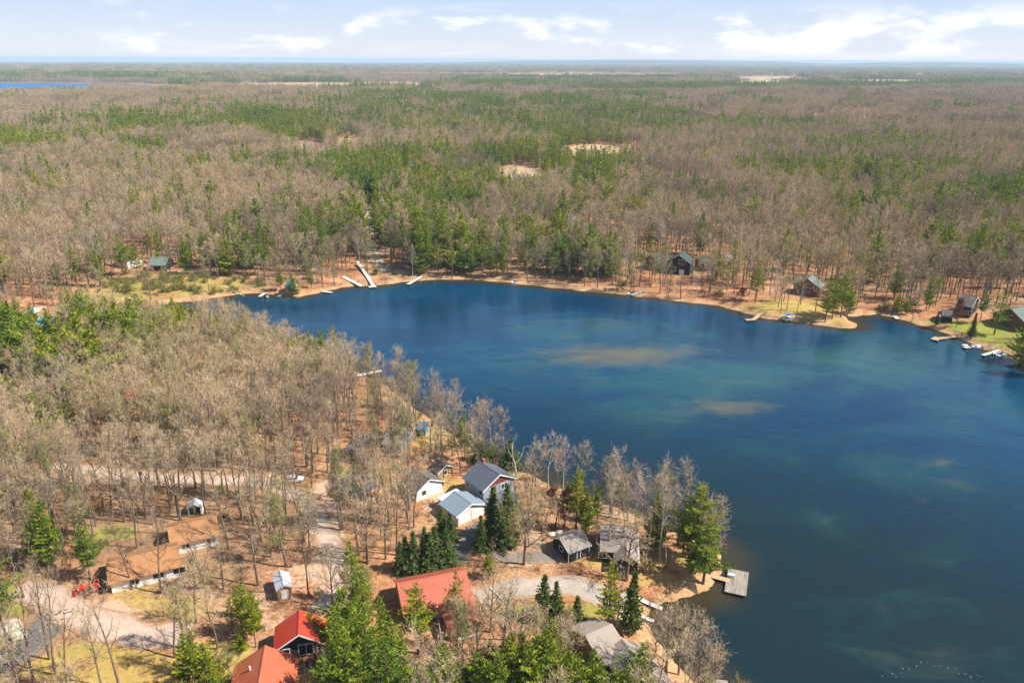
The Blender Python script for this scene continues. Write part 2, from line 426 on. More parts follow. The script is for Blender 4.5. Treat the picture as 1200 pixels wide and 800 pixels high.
def build_lake():
    na, nr = 420, 300
    ang = np.radians(np.linspace(-40, 64, na)); rad = 60 * (620 / 60) ** np.linspace(0, 1, nr)
    a, r = np.meshgrid(ang, rad, indexing='ij')
    x, y = r * np.sin(a), r * np.cos(a)
    d = shore_dist(x, y)
    px, py = proj(x, y, 0 * x)
    ii = np.arange(na * nr).reshape(na, nr)
    faces = np.stack([ii[:-1, :-1], ii[:-1, 1:], ii[1:, 1:], ii[1:, :-1]], -1).reshape(-1, 4)[:, ::-1]
    keep = d.ravel()[faces].min(1) < 0.6
    me = bpy.data.meshes.new('lake_water')
    me.from_pydata(np.stack([x, y, 0 * x], -1).reshape(-1, 3).tolist(), [], faces[keep].tolist())
    for nm, arr in (('shoal', soft(px, py, SHOAL)), ('teal', soft(px, py, TEAL)), ('depth', np.clip(-d / 11.0, 0, 1)),
                    ('basin', np.clip((260 - r) / 110.0, 0, 1))):
        at = me.attributes.new(nm, 'FLOAT', 'POINT'); at.data.foreach_set('value', arr.astype(np.float32).ravel())
    import bmesh
    bm = bmesh.new(); bm.from_mesh(me)
    bmesh.ops.delete(bm, geom=[v for v in bm.verts if not v.link_faces], context='VERTS')
    bm.to_mesh(me); bm.free()
    mt, nt, b = new_mat('lake_surface')
    g = N(nt, 'ShaderNodeNewGeometry'); P = g.outputs['Position']
    ms = N(nt, 'ShaderNodeMapping'); ms.inputs['Scale'].default_value = (0.6, 1.0, 1.0); nt.links.new(P, ms.inputs[0])
    n1 = noise(nt, ms.outputs[0], 0.028, 6, 0.62, 0.9); n2 = noise(nt, ms.outputs[0], 0.10, 6, 0.68, 1.0)
    w = math_n(nt, 'MULTIPLY', math_n(nt, 'SUBTRACT', math_n(nt, 'ADD', math_n(nt, 'MULTIPLY', n1, 0.6), math_n(nt, 'MULTIPLY', n2, 0.4)), 0.5), 3.4)
    c = mixc(nt, mapr(nt, n1, 0.35, 0.65), (0.0003, 0.030, 0.076), (0.0008, 0.050, 0.112))
    c = mixc(nt, mapr(nt, math_n(nt, 'ADD', attr(nt, 'basin'), math_n(nt, 'MULTIPLY', w, 0.4)), 0.0, 1.0), c, (0.008, 0.022, 0.027))
    c = mixc(nt, mapr(nt, math_n(nt, 'ADD', attr(nt, 'teal'), w), 0.1, 1.5, 0, 0.8), c, (0.022, 0.090, 0.088))
    c = mixc(nt, mapr(nt, math_n(nt, 'ADD', attr(nt, 'shoal'), w), 0.25, 1.6, 0, 0.8), c, (0.13, 0.115, 0.062))
    c = mixc(nt, mapr(nt, math_n(nt, 'ADD', attr(nt, 'depth'), math_n(nt, 'MULTIPLY', w, 0.25)), 0.05, 0.9), mixc(nt, n2, (0.060, 0.042, 0.016), (0.02, 0.024, 0.016)), c)
    nt.links.new(c, b.inputs['Base Color'])
    b.inputs['Roughness'].default_value = 0.09; b.inputs['IOR'].default_value = 1.33
    mp = N(nt, 'ShaderNodeMapping'); mp.inputs['Scale'].default_value = (1.0, 1.5, 1.0); mp.inputs['Rotation'].default_value = (0, 0, 0.5)
    nt.links.new(P, mp.inputs[0])
    r1 = noise(nt, mp.outputs[0], 0.55, 4, 0.6, 0.3); r2 = noise(nt, P, 0.09, 2, 0.5)
    hh = math_n(nt, 'ADD', r1, math_n(nt, 'MULTIPLY', r2, 1.2))
    bp = N(nt, 'ShaderNodeBump'); bp.inputs['Strength'].default_value = 0.35; bp.inputs['Distance'].default_value = 0.22
    nt.links.new(hh, bp.inputs['Height']); nt.links.new(bp.outputs[0], b.inputs['Normal'])
    me.materials.append(mt)
    o = link('lake_water', me)
    tag(o, 'deep blue lake water with sandy shoals showing through', 'lake', kind='structure')
    # distant lake near the horizon
    mb = MB(); n = 72
    pts = []
    for k in range(n):
        t = 2 * math.pi * k / n
        e = 1.0
        for _ in range(6):
            xx = FAR_LAKE[0] + FAR_LAKE[2] * e * math.cos(t); yy = FAR_LAKE[1] + FAR_LAKE[3] * e * math.sin(t)
            e = math.sqrt(max(0.2, 1.05 - 0.25 * float(wob(np.array(xx), np.array(yy), 160.0, 1.0))))
        pts.append((xx, yy, 0.75 - (xx * xx + yy * yy) / EARTH))
    me2 = bpy.data.meshes.new('distant_lake'); me2.from_pydata(pts, [], [tuple(range(n))]); 
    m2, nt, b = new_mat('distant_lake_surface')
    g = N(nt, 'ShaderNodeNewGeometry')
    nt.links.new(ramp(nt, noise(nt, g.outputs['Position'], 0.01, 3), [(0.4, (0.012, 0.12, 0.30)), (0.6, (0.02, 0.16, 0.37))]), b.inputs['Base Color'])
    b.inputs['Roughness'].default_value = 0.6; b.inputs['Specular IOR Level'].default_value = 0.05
    me2.materials.append(m2)
    tag(link('distant_lake', me2), 'thin blue lake lying far off below the horizon', 'lake', kind='structure')

build_lake()

# ------------------------------------------------------------------ roads
def road(name, label, pxs, width, mat_, cat='road'):
    P = [G(*p) for p in pxs]
    pts = []
    for i in range(len(P) - 1):
        p0, p1, p2, p3 = P[max(i - 1, 0)], P[i], P[i + 1], P[min(i + 2, len(P) - 1)]
        n = max(2, int((p2 - p1).length / 1.2))
        for k in range(n):
            t = k / n
            pts.append(0.5 * ((2 * p1) + (-p0 + p2) * t + (2 * p0 - 5 * p1 + 4 * p2 - p3) * t * t + (-p0 + 3 * p1 - 3 * p2 + p3) * t ** 3))
    pts.append(P[-1])
    nc = 9; X = []; E = []
    rng = np.random.RandomState(len(pts))
    jl = np.convolve(rng.normal(0, 0.55, len(pts) + 4), np.ones(3) / 3, 'same'); jr = np.convolve(rng.normal(0, 0.55, len(pts) + 4), np.ones(3) / 3, 'same')
    for i, p in enumerate(pts):
        d = (pts[min(i + 1, len(pts) - 1)] - pts[max(i - 1, 0)]); d.z = 0; d.normalize()
        s = Vector((-d.y, d.x, 0))
        for k in range(nc):
            u = k / (nc - 1) * 2 - 1
            w = width / 2 + (jl[i] if u < 0 else jr[i])
            q = p + s * (u * w)
            X.append((q.x, q.y)); E.append(abs(u))
    X = np.array(X)
    z = height(X[:, 0], X[:, 1]) + 0.07
    n = len(pts)
    ii = np.arange(n * nc).reshape(n, nc)
    F = np.stack([ii[:-1, :-1], ii[1:, :-1], ii[1:, 1:], ii[:-1, 1:]], -1).reshape(-1, 4)[:, ::-1]
    me = bpy.data.meshes.new(name); me.from_pydata(np.column_stack([X, z]).tolist(), [], F.tolist())
    at = me.attributes.new('edge', 'FLOAT', 'POINT'); at.data.foreach_set('value', np.array(E, np.float32))
    me.materials.append(mat_)
    o = link(name, me)
    for p in pts[::3]: CLEAR.append((p.x, p.y, width / 2 + 0.8))
    return tag(o, label, cat, kind='structure')

def road_mat(name, lo, hi, litter):
    m, nt, b = new_mat(name)
    g = N(nt, 'ShaderNodeNewGeometry'); P = g.outputs['Position']
    n1 = noise(nt, P, 0.35, 5, 0.65); n2 = noise(nt, P, 1.6, 5, 0.7)
    f = math_n(nt, 'ADD', math_n(nt, 'MULTIPLY', n1, 0.5), math_n(nt, 'MULTIPLY', n2, 0.5))
    c = ramp(nt, f, [(0.33, lo), (0.67, hi)])
    e = math_n(nt, 'ADD', attr(nt, 'edge'), math_n(nt, 'MULTIPLY', math_n(nt, 'SUBTRACT', f, 0.5), 3.0))
    c = mixc(nt, mapr(nt, e, 0.55, 1.0), c, mixc(nt, n2, litter, tuple(q * 1.5 for q in litter)))
    nt.links.new(c, b.inputs['Base Color']); b.inputs['Roughness'].default_value = 0.95; b.inputs['Specular IOR Level'].default_value = 0.15
    return m
DIRT_M = road_mat('pale_dirt', (0.42, 0.30, 0.23), (0.62, 0.48, 0.39), (0.30, 0.17, 0.09))
GRAVEL_M = road_mat('gravel_drive', (0.30, 0.25, 0.21), (0.52, 0.44, 0.37), (0.30, 0.18, 0.09))
ASPH_M = road_mat('grey_asphalt', (0.10, 0.095, 0.092), (0.19, 0.175, 0.165), (0.26, 0.16, 0.09))
TRACK_M = road_mat('grey_track', (0.16, 0.13, 0.11), (0.30, 0.25, 0.21), (0.33, 0.19, 0.10))
road('dirt_road', 'pale dirt driveway curving past the brown ranch house', [(20, 690), (62, 700), (95, 722), (140, 738), (180, 744), (222, 742)], 7.5, DIRT_M)
road('dirt_road', 'pale pink dirt road through the bare woods', [(60, 545), (150, 556), (230, 562), (310, 566), (358, 588), (378, 622), (392, 655), (398, 690), (372, 716)], 5.6, DIRT_M)
road('gravel_driveway', 'pale gravel driveway behind the pointed spruces', [(560, 702), (592, 692), (630, 686), (670, 686), (706, 697), (740, 715)], 7.0, GRAVEL_M)
road('asphalt_road', 'grey asphalt road in the near corner', [(-40, 800), (0, 778), (28, 762), (52, 735), (62, 716)], 9.0, ASPH_M)
road('asphalt_driveway', 'dark grey driveway between the red roof and the spruces', [(530, 655), (548, 640), (556, 622), (565, 612)], 6.5, ASPH_M)
road('dirt_track', 'grey packed dirt track leading to the weathered dark shed', [(560, 640), (590, 652), (625, 652), (655, 648)], 5.0, TRACK_M)
road('dirt_track', 'reddish dirt track climbing from the far docks into the woods', [(452, 318), (440, 300), (434, 280), (437, 258), (430, 240)], 7.0, DIRT_M)

# ------------------------------------------------------------------ building materials
WHITE = simple('white_paint', (0.78, 0.76, 0.72), 0.6, 0.08, 2)
TRIM = simple('white_trim', (0.80, 0.79, 0.76), 0.5, 0.05, 2)
DARKW = simple('dark_wood', (0.035, 0.032, 0.032), 0.8, 0.35, 2, stretch=(1, 1, 6))
BROWNW = simple('brown_wood', (0.16, 0.075, 0.04), 0.75, 0.3, 2, stretch=(1, 1, 8))
TANW = simple('tan_siding', (0.38, 0.24, 0.13), 0.75, 0.2, 2, stretch=(1, 1, 8))
GREYS = simple('grey_siding', (0.30, 0.31, 0.34), 0.7, 0.1, 2, stretch=(1, 1, 10))
PALES = simple('pale_siding', (0.62, 0.60, 0.55), 0.7, 0.08, 2, stretch=(1, 1, 10))
BLUES = simple('blue_siding', (0.16, 0.24, 0.36), 0.7, 0.12, 2)
REDW = simple('dark_red_wood', (0.22, 0.05, 0.035), 0.7, 0.25, 2)
def glass_mat():
    m, nt, b = new_mat('window_glass')
    tc = N(nt, 'ShaderNodeTexCoord')
    nt.links.new(ramp(nt, noise(nt, tc.outputs['Object'], 1.0), [(0.4, (0.012, 0.015, 0.02)), (0.6, (0.03, 0.035, 0.045))]), b.inputs['Base Color'])
    b.inputs['Roughness'].default_value = 0.05
    return m
GLASS = glass_mat()
LEAF = (0.40, 0.20, 0.085)
R_RED = seamed('brick_red_metal', (0.44, 0.115, 0.065), 'X', 0.5, 0.45, 0.22, litter=(0.30, 0.13, 0.08), lit_amt=0.12)
R_BRIGHT = seamed('bright_red_metal', (0.60, 0.055, 0.028), 'X', 0.5, 0.35, litter=(0.5, 0.09, 0.035), lit_amt=0.3)
R_ORANGE = seamed('orange_red_metal', (0.50, 0.125, 0.06), 'X', 0.5, 0.4, 0.22, litter=(0.34, 0.12, 0.07), lit_amt=0.1)
R_LEAF = seamed('leaf_strewn_shingles', (0.39, 0.195, 0.10), 'Z', 0.12, 0.9, 0.3, 0.1, LEAF, 0.7)
R_SLATE = seamed('slate_grey_metal', (0.115, 0.135, 0.165), 'X', 0.5, 0.4, 0.12)
R_BLUEGREY = seamed('blue_grey_metal', (0.24, 0.30, 0.36), 'X', 0.6, 0.35, 0.12)
R_DGREY = seamed('dark_grey_shingles', (0.13, 0.115, 0.11), 'Z', 0.14, 0.9, 0.3, 0.1, (0.3, 0.2, 0.12), 0.25)
R_WEATH = seamed('weathered_shingles', (0.30, 0.26, 0.23), 'Z', 0.14, 0.9, 0.3, 0.1, (0.20, 0.13, 0.09), 0.3)
R_TAN = seamed('taupe_shingles', (0.36, 0.30, 0.25), 'Z', 0.14, 0.9, 0.15, 0.1)
R_PALE = seamed('pale_metal', (0.62, 0.66, 0.68), 'X', 0.5, 0.35, 0.1)
R_GREEN = seamed('green_metal', (0.04, 0.075, 0.065), 'X', 0.5, 0.5, 0.15)
R_TEAL = seamed('teal_metal', (0.20, 0.42, 0.38), 'X', 0.5, 0.5, 0.2)
R_GREYGREEN = seamed('grey_green_shingles', (0.16, 0.20, 0.175), 'Z', 0.14, 0.9, 0.2, 0.1)
METAL = simple('grey_metal', (0.35, 0.36, 0.38), 0.35, 0.15, 3, metal=0.8)
BLACK = simple('black_rubber_and_shade', (0.02, 0.02, 0.022), 0.7, 0.3, 4)
BRICK = simple('chimney_brick', (0.28, 0.12, 0.08), 0.85, 0.3, 6)

def feature(root, kind, side, u, z, w, h, L, W, walls):
    """a window, door, garage door or black panel standing in for interior shade, as frame + pane / leaf + handle on one wall; real depth, set proud of it"""
    frame_m, pane_m = (TRIM, GLASS)
    def to(a, b, z_, out):
        if side == 'v-': return (a, -W / 2 - out, z_)
        if side == 'v+': return (-a, W / 2 + out, z_)
        if side == 'u+': return (L / 2 + out, a, z_)
        return (-L / 2 - out, -a, z_)
    def slab(mb, a0, a1, z0, z1, o0, o1):
        P = [to(a, 0, zz, o) for o in (o0, o1) for (a, zz) in ((a0, z0), (a1, z0), (a1, z1), (a0, z1))]
        n = len(mb.v); mb.v += P
        for q in ((0, 1, 2, 3), (7, 6, 5, 4), (0, 4, 5, 1), (1, 5, 6, 2), (2, 6, 7, 3), (3, 7, 4, 0)):
            mb.f.append(tuple(n + i for i in q)); mb.m.append(0)
    a0, a1, z0, z1 = u - w / 2, u + w / 2, z, z + h
    t = 0.11
    if kind == 'window':
        mb = MB()
        slab(mb, a0 - t, a1 + t, z0 - t, z0, 0.003, 0.08); slab(mb, a0 - t, a1 + t, z1, z1 + t, 0.003, 0.08)
        slab(mb, a0 - t, a0, z0, z1, 0.003, 0.08); slab(mb, a1, a1 + t, z0, z1, 0.003, 0.08)
        if w > 1.3: slab(mb, u - 0.04, u + 0.04, z0, z1, 0.03, 0.075)
        fr = build('window', mb, frame_m, root)
        p = MB(); slab(p, a0, a1, z0, z1, 0.002, 0.028); build('pane', p, pane_m, fr)
    else:
        mb = MB()
        slab(mb, a0 - t, a1 + t, z1, z1 + t, 0.003, 0.07); slab(mb, a0 - t, a0, z0, z1, 0.003, 0.07); slab(mb, a1, a1 + t, z0, z1, 0.003, 0.07)
        d = MB()
        if kind == 'garage_door':
            for k in range(4): slab(d, a0, a1, z0 + h * k / 4 + 0.015, z0 + h * (k + 1) / 4 - 0.015, 0.002, 0.04)
        else: slab(d, a0, a1, z0, z1, 0.002, 0.045)
        dm = {'garage_door': WHITE, 'door': WHITE, 'dark_door': BLACK, 'opening_shade': BLACK}[kind]
        dr = build('garage_door' if kind == 'garage_door' else 'door', d, dm, root)  # for open fronts this is no door: a black panel painted as interior shade
        build('door_frame', mb, frame_m, dr)
        if kind in ('door', 'garage_door'):
            hb = MB(); slab(hb, u - 0.08, u + 0.08, z0 + h * 0.42, z0 + h * 0.42 + 0.06, 0.045, 0.09); build('handle', hb, METAL, dr)

def gable(root, L, W, he, hr, wall_m, roof_m, ov=0.5, trim=None, feats=(), off=None, chimney=None, overhang_end=0.45, floor=0.25, wall_name='wall'):
    """gabled volume along local X, centred on the root (or at off = (x, y, yaw))"""
    par = root
    M = None
    sl = (hr - he) / (W / 2)
    mb = MB()
    mb.prism([(-W / 2, -1.2), (W / 2, -1.2), (W / 2, he), (0, hr - 0.02), (-W / 2, he)], -L / 2, L / 2)
    w = build(wall_name, mb, wall_m, par)
    rb = MB(); t = 0.2; e = L / 2 + overhang_end
    rb.prism([(-W / 2 - ov, he - ov * sl + 0.02), (0, hr + 0.02), (W / 2 + ov, he - ov * sl + 0.02), (W / 2 + ov, he - ov * sl + t), (0, hr + t + 0.04), (-W / 2 - ov, he - ov * sl + t)], -e, e)
    rf = build('roof', rb, roof_m, par)
    cb = MB(); cb.prism([(-0.22, hr + t - 0.02), (0, hr + t + 0.11), (0.22, hr + t - 0.02)], -e - 0.02, e + 0.02)
    rc = build('ridge_cap', cb, roof_m, rf)
    made = [w, rf]
    if trim:
        for sgn in (-1, 1):
            fb = MB()
            for s in (-1, 1):
                y0, z0, y1, z1 = s * (W / 2 + ov), he - ov * sl, 0, hr
                x0, x1 = sgn * (e + 0.004), sgn * (e + 0.06)
                P = [(x, yy, zz + dz) for x in (x0, x1) for (yy, zz) in ((y0, z0), (y1, z1)) for dz in (-0.1, 0.19)]
                n = len(fb.v); fb.v += P
                for q in ((0, 1, 3, 2), (4, 6, 7, 5), (0, 2, 6, 4), (1, 5, 7, 3), (0, 4, 5, 1), (2, 3, 7, 6)):
                    fb.f.append(tuple(n + i for i in q)); fb.m.append(0)
            made.append(build('fascia', fb, trim, rf))
    if chimney:
        cx, cy, cw, top = chimney
        c = MB(); c.box(cx - cw, cx + cw, cy - cw, cy + cw, he, hr + top); c.box(cx - cw - .06, cx + cw + .06, cy - cw - .06, cy + cw + .06, hr + top + .003, hr + top + .1)
        build('chimney', c, BRICK, rf)
    for f in feats:
        feature(root, *f, L, W, None)
    if off:
        Mx = Matrix.Translation((off[0], off[1], 0)) @ Matrix.Rotation(off[2], 4, 'Z')
        for ch in made: ch.matrix_local = Mx
    return root

def house(name, label, cat, r0, r1, hr, he, W, wall_m, roof_m, short=None, clear=2.0, **kw):
    """a gabled building whose ridge runs between two seen points, hr above its ground"""
    a = G(r0[0], r0[1], hr); b = G(r1[0], r1[1], hr)
    c = (a + b) / 2
    d = b - a
    yaw = math.atan2(d.y, d.x); L = math.hypot(d.x, d.y) - 0.9
    zg = max(h1(c.x, c.y), 0.4)
    root = thing(name, label, cat, (c.x, c.y, zg), yaw)
    L = max(L, 2.0)
    gable(root, L, W, he, hr, wall_m, roof_m, **kw)
    root['_L'] = L
    if short: LANDMARKS.append((short, c.x, c.y))
    u = Vector((math.cos(yaw), math.sin(yaw)))
    for k in np.linspace(-L / 2, L / 2, max(2, int(L / 3))):
        CLEAR.append((c.x + u.x * k, c.y + u.y * k, W / 2 + clear))
    return root

# --- the buildings on the near shore
h = house('lake_house', 'long house with a brick red metal roof half hidden by pines', 'house', (465, 684), (546, 669), 5.6, 3.0, 9.5, TANW, R_RED, 'long brick red roof',
          feats=[('window', 'v-', -4, 1, 1.4, 1.2), ('window', 'v-', 3, 1, 1.4, 1.2), ('window', 'u-', 0, 1.2, 1.4, 1.2), ('door', 'v-', 0, 0.1, 1, 2.05)])
wing = MB()
gable(h, 8, 6.0, 2.9, 4.6, TANW, R_RED, off=(3.6, -7.4, math.pi / 2), wall_name='wing_wall')
h = house('red_cabin', 'bright red metal roofed cabin with a porch facing the camera', 'house', (351, 717), (350, 742), 6.4, 4.0, 7.4, DARKW, R_BRIGHT, 'bright red cabin', ov=0.7, overhang_end=0.9, trim=TRIM,
          feats=[('window', 'u+', -2.4, 1.9, 1.1, 1.3), ('window', 'u+', 0.9, 1.6, 2.4, 2.1), ('window', 'u+', 3.0, 1.9, .8, 1.3), ('window', 'v+', 0, 1.9, 1.2, 1.2), ('door', 'v-', 1, 1.2, 1, 2.05)])
def add_deck(root, x0, x1, y0, y1, z, wood, rail=True):
    mb = MB(); k = x0
    while k < x1 - 0.1:
        mb.box(k, min(k + 0.14, x1), y0, y1, z - 0.05, z); k += 0.155
    d = build('deck', mb, wood, root)
    for px_ in (x0 + 0.1, x1 - 0.1):
        for py_ in (y0 + 0.1, y1 - 0.1):
            p = MB(); p.box(px_ - .08, px_ + .08, py_ - .08, py_ + .08, -1.5, z - 0.052); build('deck_post', p, wood, d)
    if rail:
        r = MB()
        n = max(2, int((y1 - y0) / 0.5))
        for i in range(n + 1):
            yy = y0 + (y1 - y0) * i / n
            r.box(x1 - .06, x1, yy - .03, yy + .03, z + 0.003, z + 0.92)
        r.box(x1 - .1, x1 + .04, y0, y1, z + 0.923, z + 1.0)
        build('railing', r, wood, d)
Lh = h['_L']
add_deck(h, Lh / 2 + 0.08, Lh / 2 + 2.3, -3.4, 3.4, 1.2, BROWNW)
h = house('red_roof_house', 'orange red metal roofed house with a vent pipe at the bottom edge', 'house', (311, 757), (299, 826), 6.2, 3.4, 9.0, REDW, R_ORANGE, 'orange red roof at the bottom edge', ov=0.6,
          feats=[('window', 'v-', 3, 1.2, 1.2, 1.2), ('window', 'v+', 2, 1.2, 1.4, 1.2), ('window', 'u-', 0, 1.3, 1.4, 1.2)])
vp = MB(); vp.tube([(-h['_L'] / 2 + 3.4, -2.0, 4.4), (-h['_L'] / 2 + 3.4, -2.0, 5.9)], [0.16, 0.16], 8); build('vent_pipe', vp, TRIM, h)
h = house('ranch_house', 'long low ranch house under a leaf strewn orange brown roof', 'house', (124, 660), (209, 640), 4.3, 2.7, 8.2, WHITE, R_LEAF, 'leaf strewn ranch roof', ov=0.7,
          feats=[('opening_shade', 'u-', 0.0, 0.0, 5.6, 2.3), ('window', 'v-', -2, 0.9, 1.5, 1.1), ('window', 'v-', 2.2, 0.9, 1.9, 1.1), ('window', 'v-', 6, 0.8, 2.2, 1.3), ('door', 'v-', 4.1, 0.1, 1, 2.0)])
house('ranch_wing', 'leaf strewn brown rear wing joined to the ranch house beside the canopy shed', 'house', (196, 619), (254, 606), 4.2, 2.7, 8.0, PALES, R_LEAF, 'leaf strewn rear wing', ov=0.7,
      feats=[('window', 'v-', -2, 0.9, 1.6, 1.1), ('window', 'v-', 3, 0.9, 1.6, 1.1), ('door', 'v-', 0.6, 0.1, 1, 2.0)])
h = house('canopy_shed', 'small white arched canopy shelter with an open dark front', 'shed', (229, 584.5), (227, 591), 2.7, 1.9, 3.0, WHITE, R_PALE, 'small white canopy shed', ov=0.12, clear=1.2,
          feats=[('opening_shade', 'u+', 0, 0.05, 2.3, 1.8)])
h = house('garden_shed', 'tall narrow wood shed with a pale metal roof on bare earth', 'shed', (328, 668), (333, 687.5), 3.1, 2.3, 2.7, TANW, R_PALE, 'narrow pale roofed shed', ov=0.2, clear=2.2, overhang_end=0.25,
          feats=[('door', 'u+', 0, 0.1, 1.1, 1.8), ('window', 'v-', 0, 1.1, 0.7, 0.6)])
h = house('grey_house', 'two storey grey house with a slate grey roof and white gable trim', 'house', (561, 541), (586, 556.5), 7.6, 5.2, 9.0, GREYS, R_SLATE, 'two storey grey house', trim=TRIM,
          feats=[('window', 'v-', -2.5, 3.4, 1.3, 1.1), ('window', 'v-', 2.5, 3.4, 1.1, 1.1), ('window', 'u+', 1.6, 3.4, 1.8, 1.3), ('window', 'u+', -1.8, 3.4, 1.4, 1.3), ('window', 'v+', 0, 3.4, 2.0, 1.2), ('window', 'v+', 0, 0.8, 2.0, 1.2), ('door', 'u+', 0, 0.1, 1, 2.0)],
          chimney=(-3.4, 1.0, 0.35, 0.6))
gb = MB(); L8 = h['_L']
gb.prism([(-4.6, 5.3), (0, 7.55), (4.6, 5.3)], L8 / 2 + 0.02, L8 / 2 + 0.07); build('gable_panel', gb, REDW, h)
lw = MB(); lw.prism([(-4.3, -1.2), (2.0, -1.2), (2.0, 3.0), (-4.3, 2.5)], L8 / 2 + 0.1, L8 / 2 + 5.0); build('addition_wall', lw, GREYS, h)
lr = MB(); lr.prism([(-4.8, 2.5), (2.3, 3.05), (2.3, 3.25), (-4.8, 2.7)], L8 / 2 + 0.1, L8 / 2 + 5.5); build('addition_roof', lr, R_SLATE, h)
h = house('garage', 'white two door garage with a pale blue grey metal roof', 'garage', (532, 576), (553, 591), 4.2, 2.7, 7.6, PALES, R_BLUEGREY, 'white two door garage', trim=TRIM, clear=3,
          feats=[('garage_door', 'u+', -1.75, 0.02, 2.7, 2.2), ('garage_door', 'u+', 1.75, 0.02, 2.7, 2.2), ('window', 'v-', 0, 1.1, 1.0, 0.8), ('door', 'v-', 3, 0.05, 0.95, 2.0)])
lb = MB(); Lg = h['_L']
lb.prism([(-2.9, 2.35), (2.6, 2.75), (2.6, 2.9), (-2.9, 2.5)], -Lg / 2 - 3.2, -Lg / 2 - 0.5); lo = build('lean_to_roof', lb, R_PALE, h)
pb = MB()
for yy in (-2.5, 0, 2.2):
    pb = MB(); pb.box(-Lg / 2 - 3.1, -Lg / 2 - 2.95, yy - .07, yy + .07, -1, 2.36); build('lean_to_post', pb, WHITE, h)
house('white_house', 'white walled house with a dark shingle roof among bare trees', 'house', (484, 550), (504, 562), 4.6, 2.7, 7.6, WHITE, R_DGREY, 'white walled house', trim=TRIM,
      feats=[('window', 'u+', -1.6, 1.0, 1.2, 1.2), ('door', 'u+', 1.4, 0.1, 1.0, 2.0), ('window', 'v-', 2, 1.0, 1.5, 1.1), ('window', 'v-', -2, 1.0, 1.5, 1.1)])
house('small_cabin', 'small tan cabin with a dark roof behind the white walled house', 'cabin', (511, 538.5), (523, 545), 3.6, 2.3, 4.6, TANW, R_DGREY, 'small tan cabin', trim=TRIM, clear=1.0,
      feats=[('window', 'u+', 0, 0.9, 1.0, 1.0), ('window', 'v-', 0, 0.9, 1.0, 0.9)])
house('grey_roof_house', 'house with a broad dull grey roof deep in the bare woods', 'house', (418, 508), (438, 514), 5.0, 2.7, 10.5, BROWNW, R_DGREY, 'broad dull grey roof', clear=0.5,
      feats=[('window', 'v-', -2, 1.0, 1.6, 1.1), ('window', 'v-', 2, 1.0, 1.6, 1.1)])
house('lake_cottage', 'pale grey roofed cottage veiled by bare branches near the lake', 'house', (456, 500), (477, 504), 5.0, 2.8, 9.5, GREYS, R_WEATH, 'pale grey roofed cottage', clear=0.5,
      feats=[('window', 'v-', -2, 1.0, 1.6, 1.1), ('window', 'v-', 2, 1.0, 1.6, 1.1)])
house('blue_shed', 'small blue roofed shed between the cottage and the yellow lawn', 'shed', (492, 494), (500, 495), 3.4, 2.2, 4.0, BLUES, seamed('blue_metal', (0.14, 0.24, 0.36), 'X', 0.5, 0.4), 'small blue shed', clear=0.8,
      feats=[('door', 'v-', 0, 0.1, 1.0, 1.9)])
house('blue_house', 'grey roofed blue walled house screened by thin trunks', 'house', (408, 552), (428, 559), 4.6, 2.8, 8.0, BLUES, R_SLATE, 'blue walled house', clear=0.5,
      feats=[('window', 'v-', -2, 1.0, 1.5, 1.1), ('window', 'v-', 2, 1.0, 1.5, 1.1), ('door', 'v-', 0, 0.1, 1, 2)])
h = house('weathered_shed', 'weathered dark shed with white door trim and a curled shingle roof', 'shed', (656, 631), (682, 622), 4.0, 2.5, 6.0, DARKW, R_WEATH, 'weathered dark shed', trim=TRIM, clear=2.5,
          feats=[('dark_door', 'v-', -1.6, 0.05, 2.1, 2.1), ('dark_door', 'v-', 1.5, 0.05, 2.1, 2.1), ('window', 'u-', 0, 1.0, 1.2, 1.0)])
h = house('point_house', 'dark walled house with a brown grey roof behind bare birches on the point', 'house', (704, 617), (748, 621), 5.2, 2.8, 9.0, DARKW, R_WEATH, 'dark house on the point', trim=TRIM, clear=1.0,
          feats=[('window', 'v-', -3.4, 0.9, 1.6, 1.3), ('window', 'v-', 0, 0.9, 1.6, 1.3), ('window', 'u+', -2, 0.9, 1.6, 1.3), ('window', 'u+', 1.5, 0.9, 1.6, 1.3), ('door', 'v-', 2.0, 0.1, 1, 2)])
gable(h, 4.6, 4.4, 2.5, 4.0, DARKW, R_WEATH, off=(1.4, -5.2, math.pi / 2), wall_name='wing_wall', trim=TRIM)
h = house('shingle_house', 'taupe shingle roofed house beside the leaning birch near the water', 'house', (686, 744), (717, 733), 5.0, 2.9, 9.6, TANW, R_TAN, 'taupe shingle roof', trim=TRIM, clear=1.5,
          feats=[('window', 'u+', 0, 1, 1.8, 1.3), ('window', 'v-', -2, 1, 1.4, 1.2), ('door', 'u+', 2.6, 0.1, 1, 2.0)])
gable(h, 12.0, 7.0, 2.6, 4.3, TANW, R_TAN, off=(1.6, -9.6, -math.pi / 2 - 0.15), wall_name='wing_wall', trim=TRIM)
house('boathouse', 'small pale roofed boathouse at the water beyond the bare bushes', 'shed', (838, 800), (850, 806), 3.2, 2.2, 4.0, GREYS, R_TAN, 'small boathouse', clear=1.0, feats=[('door', 'v-', 0, 0.1, 1, 1.8)])
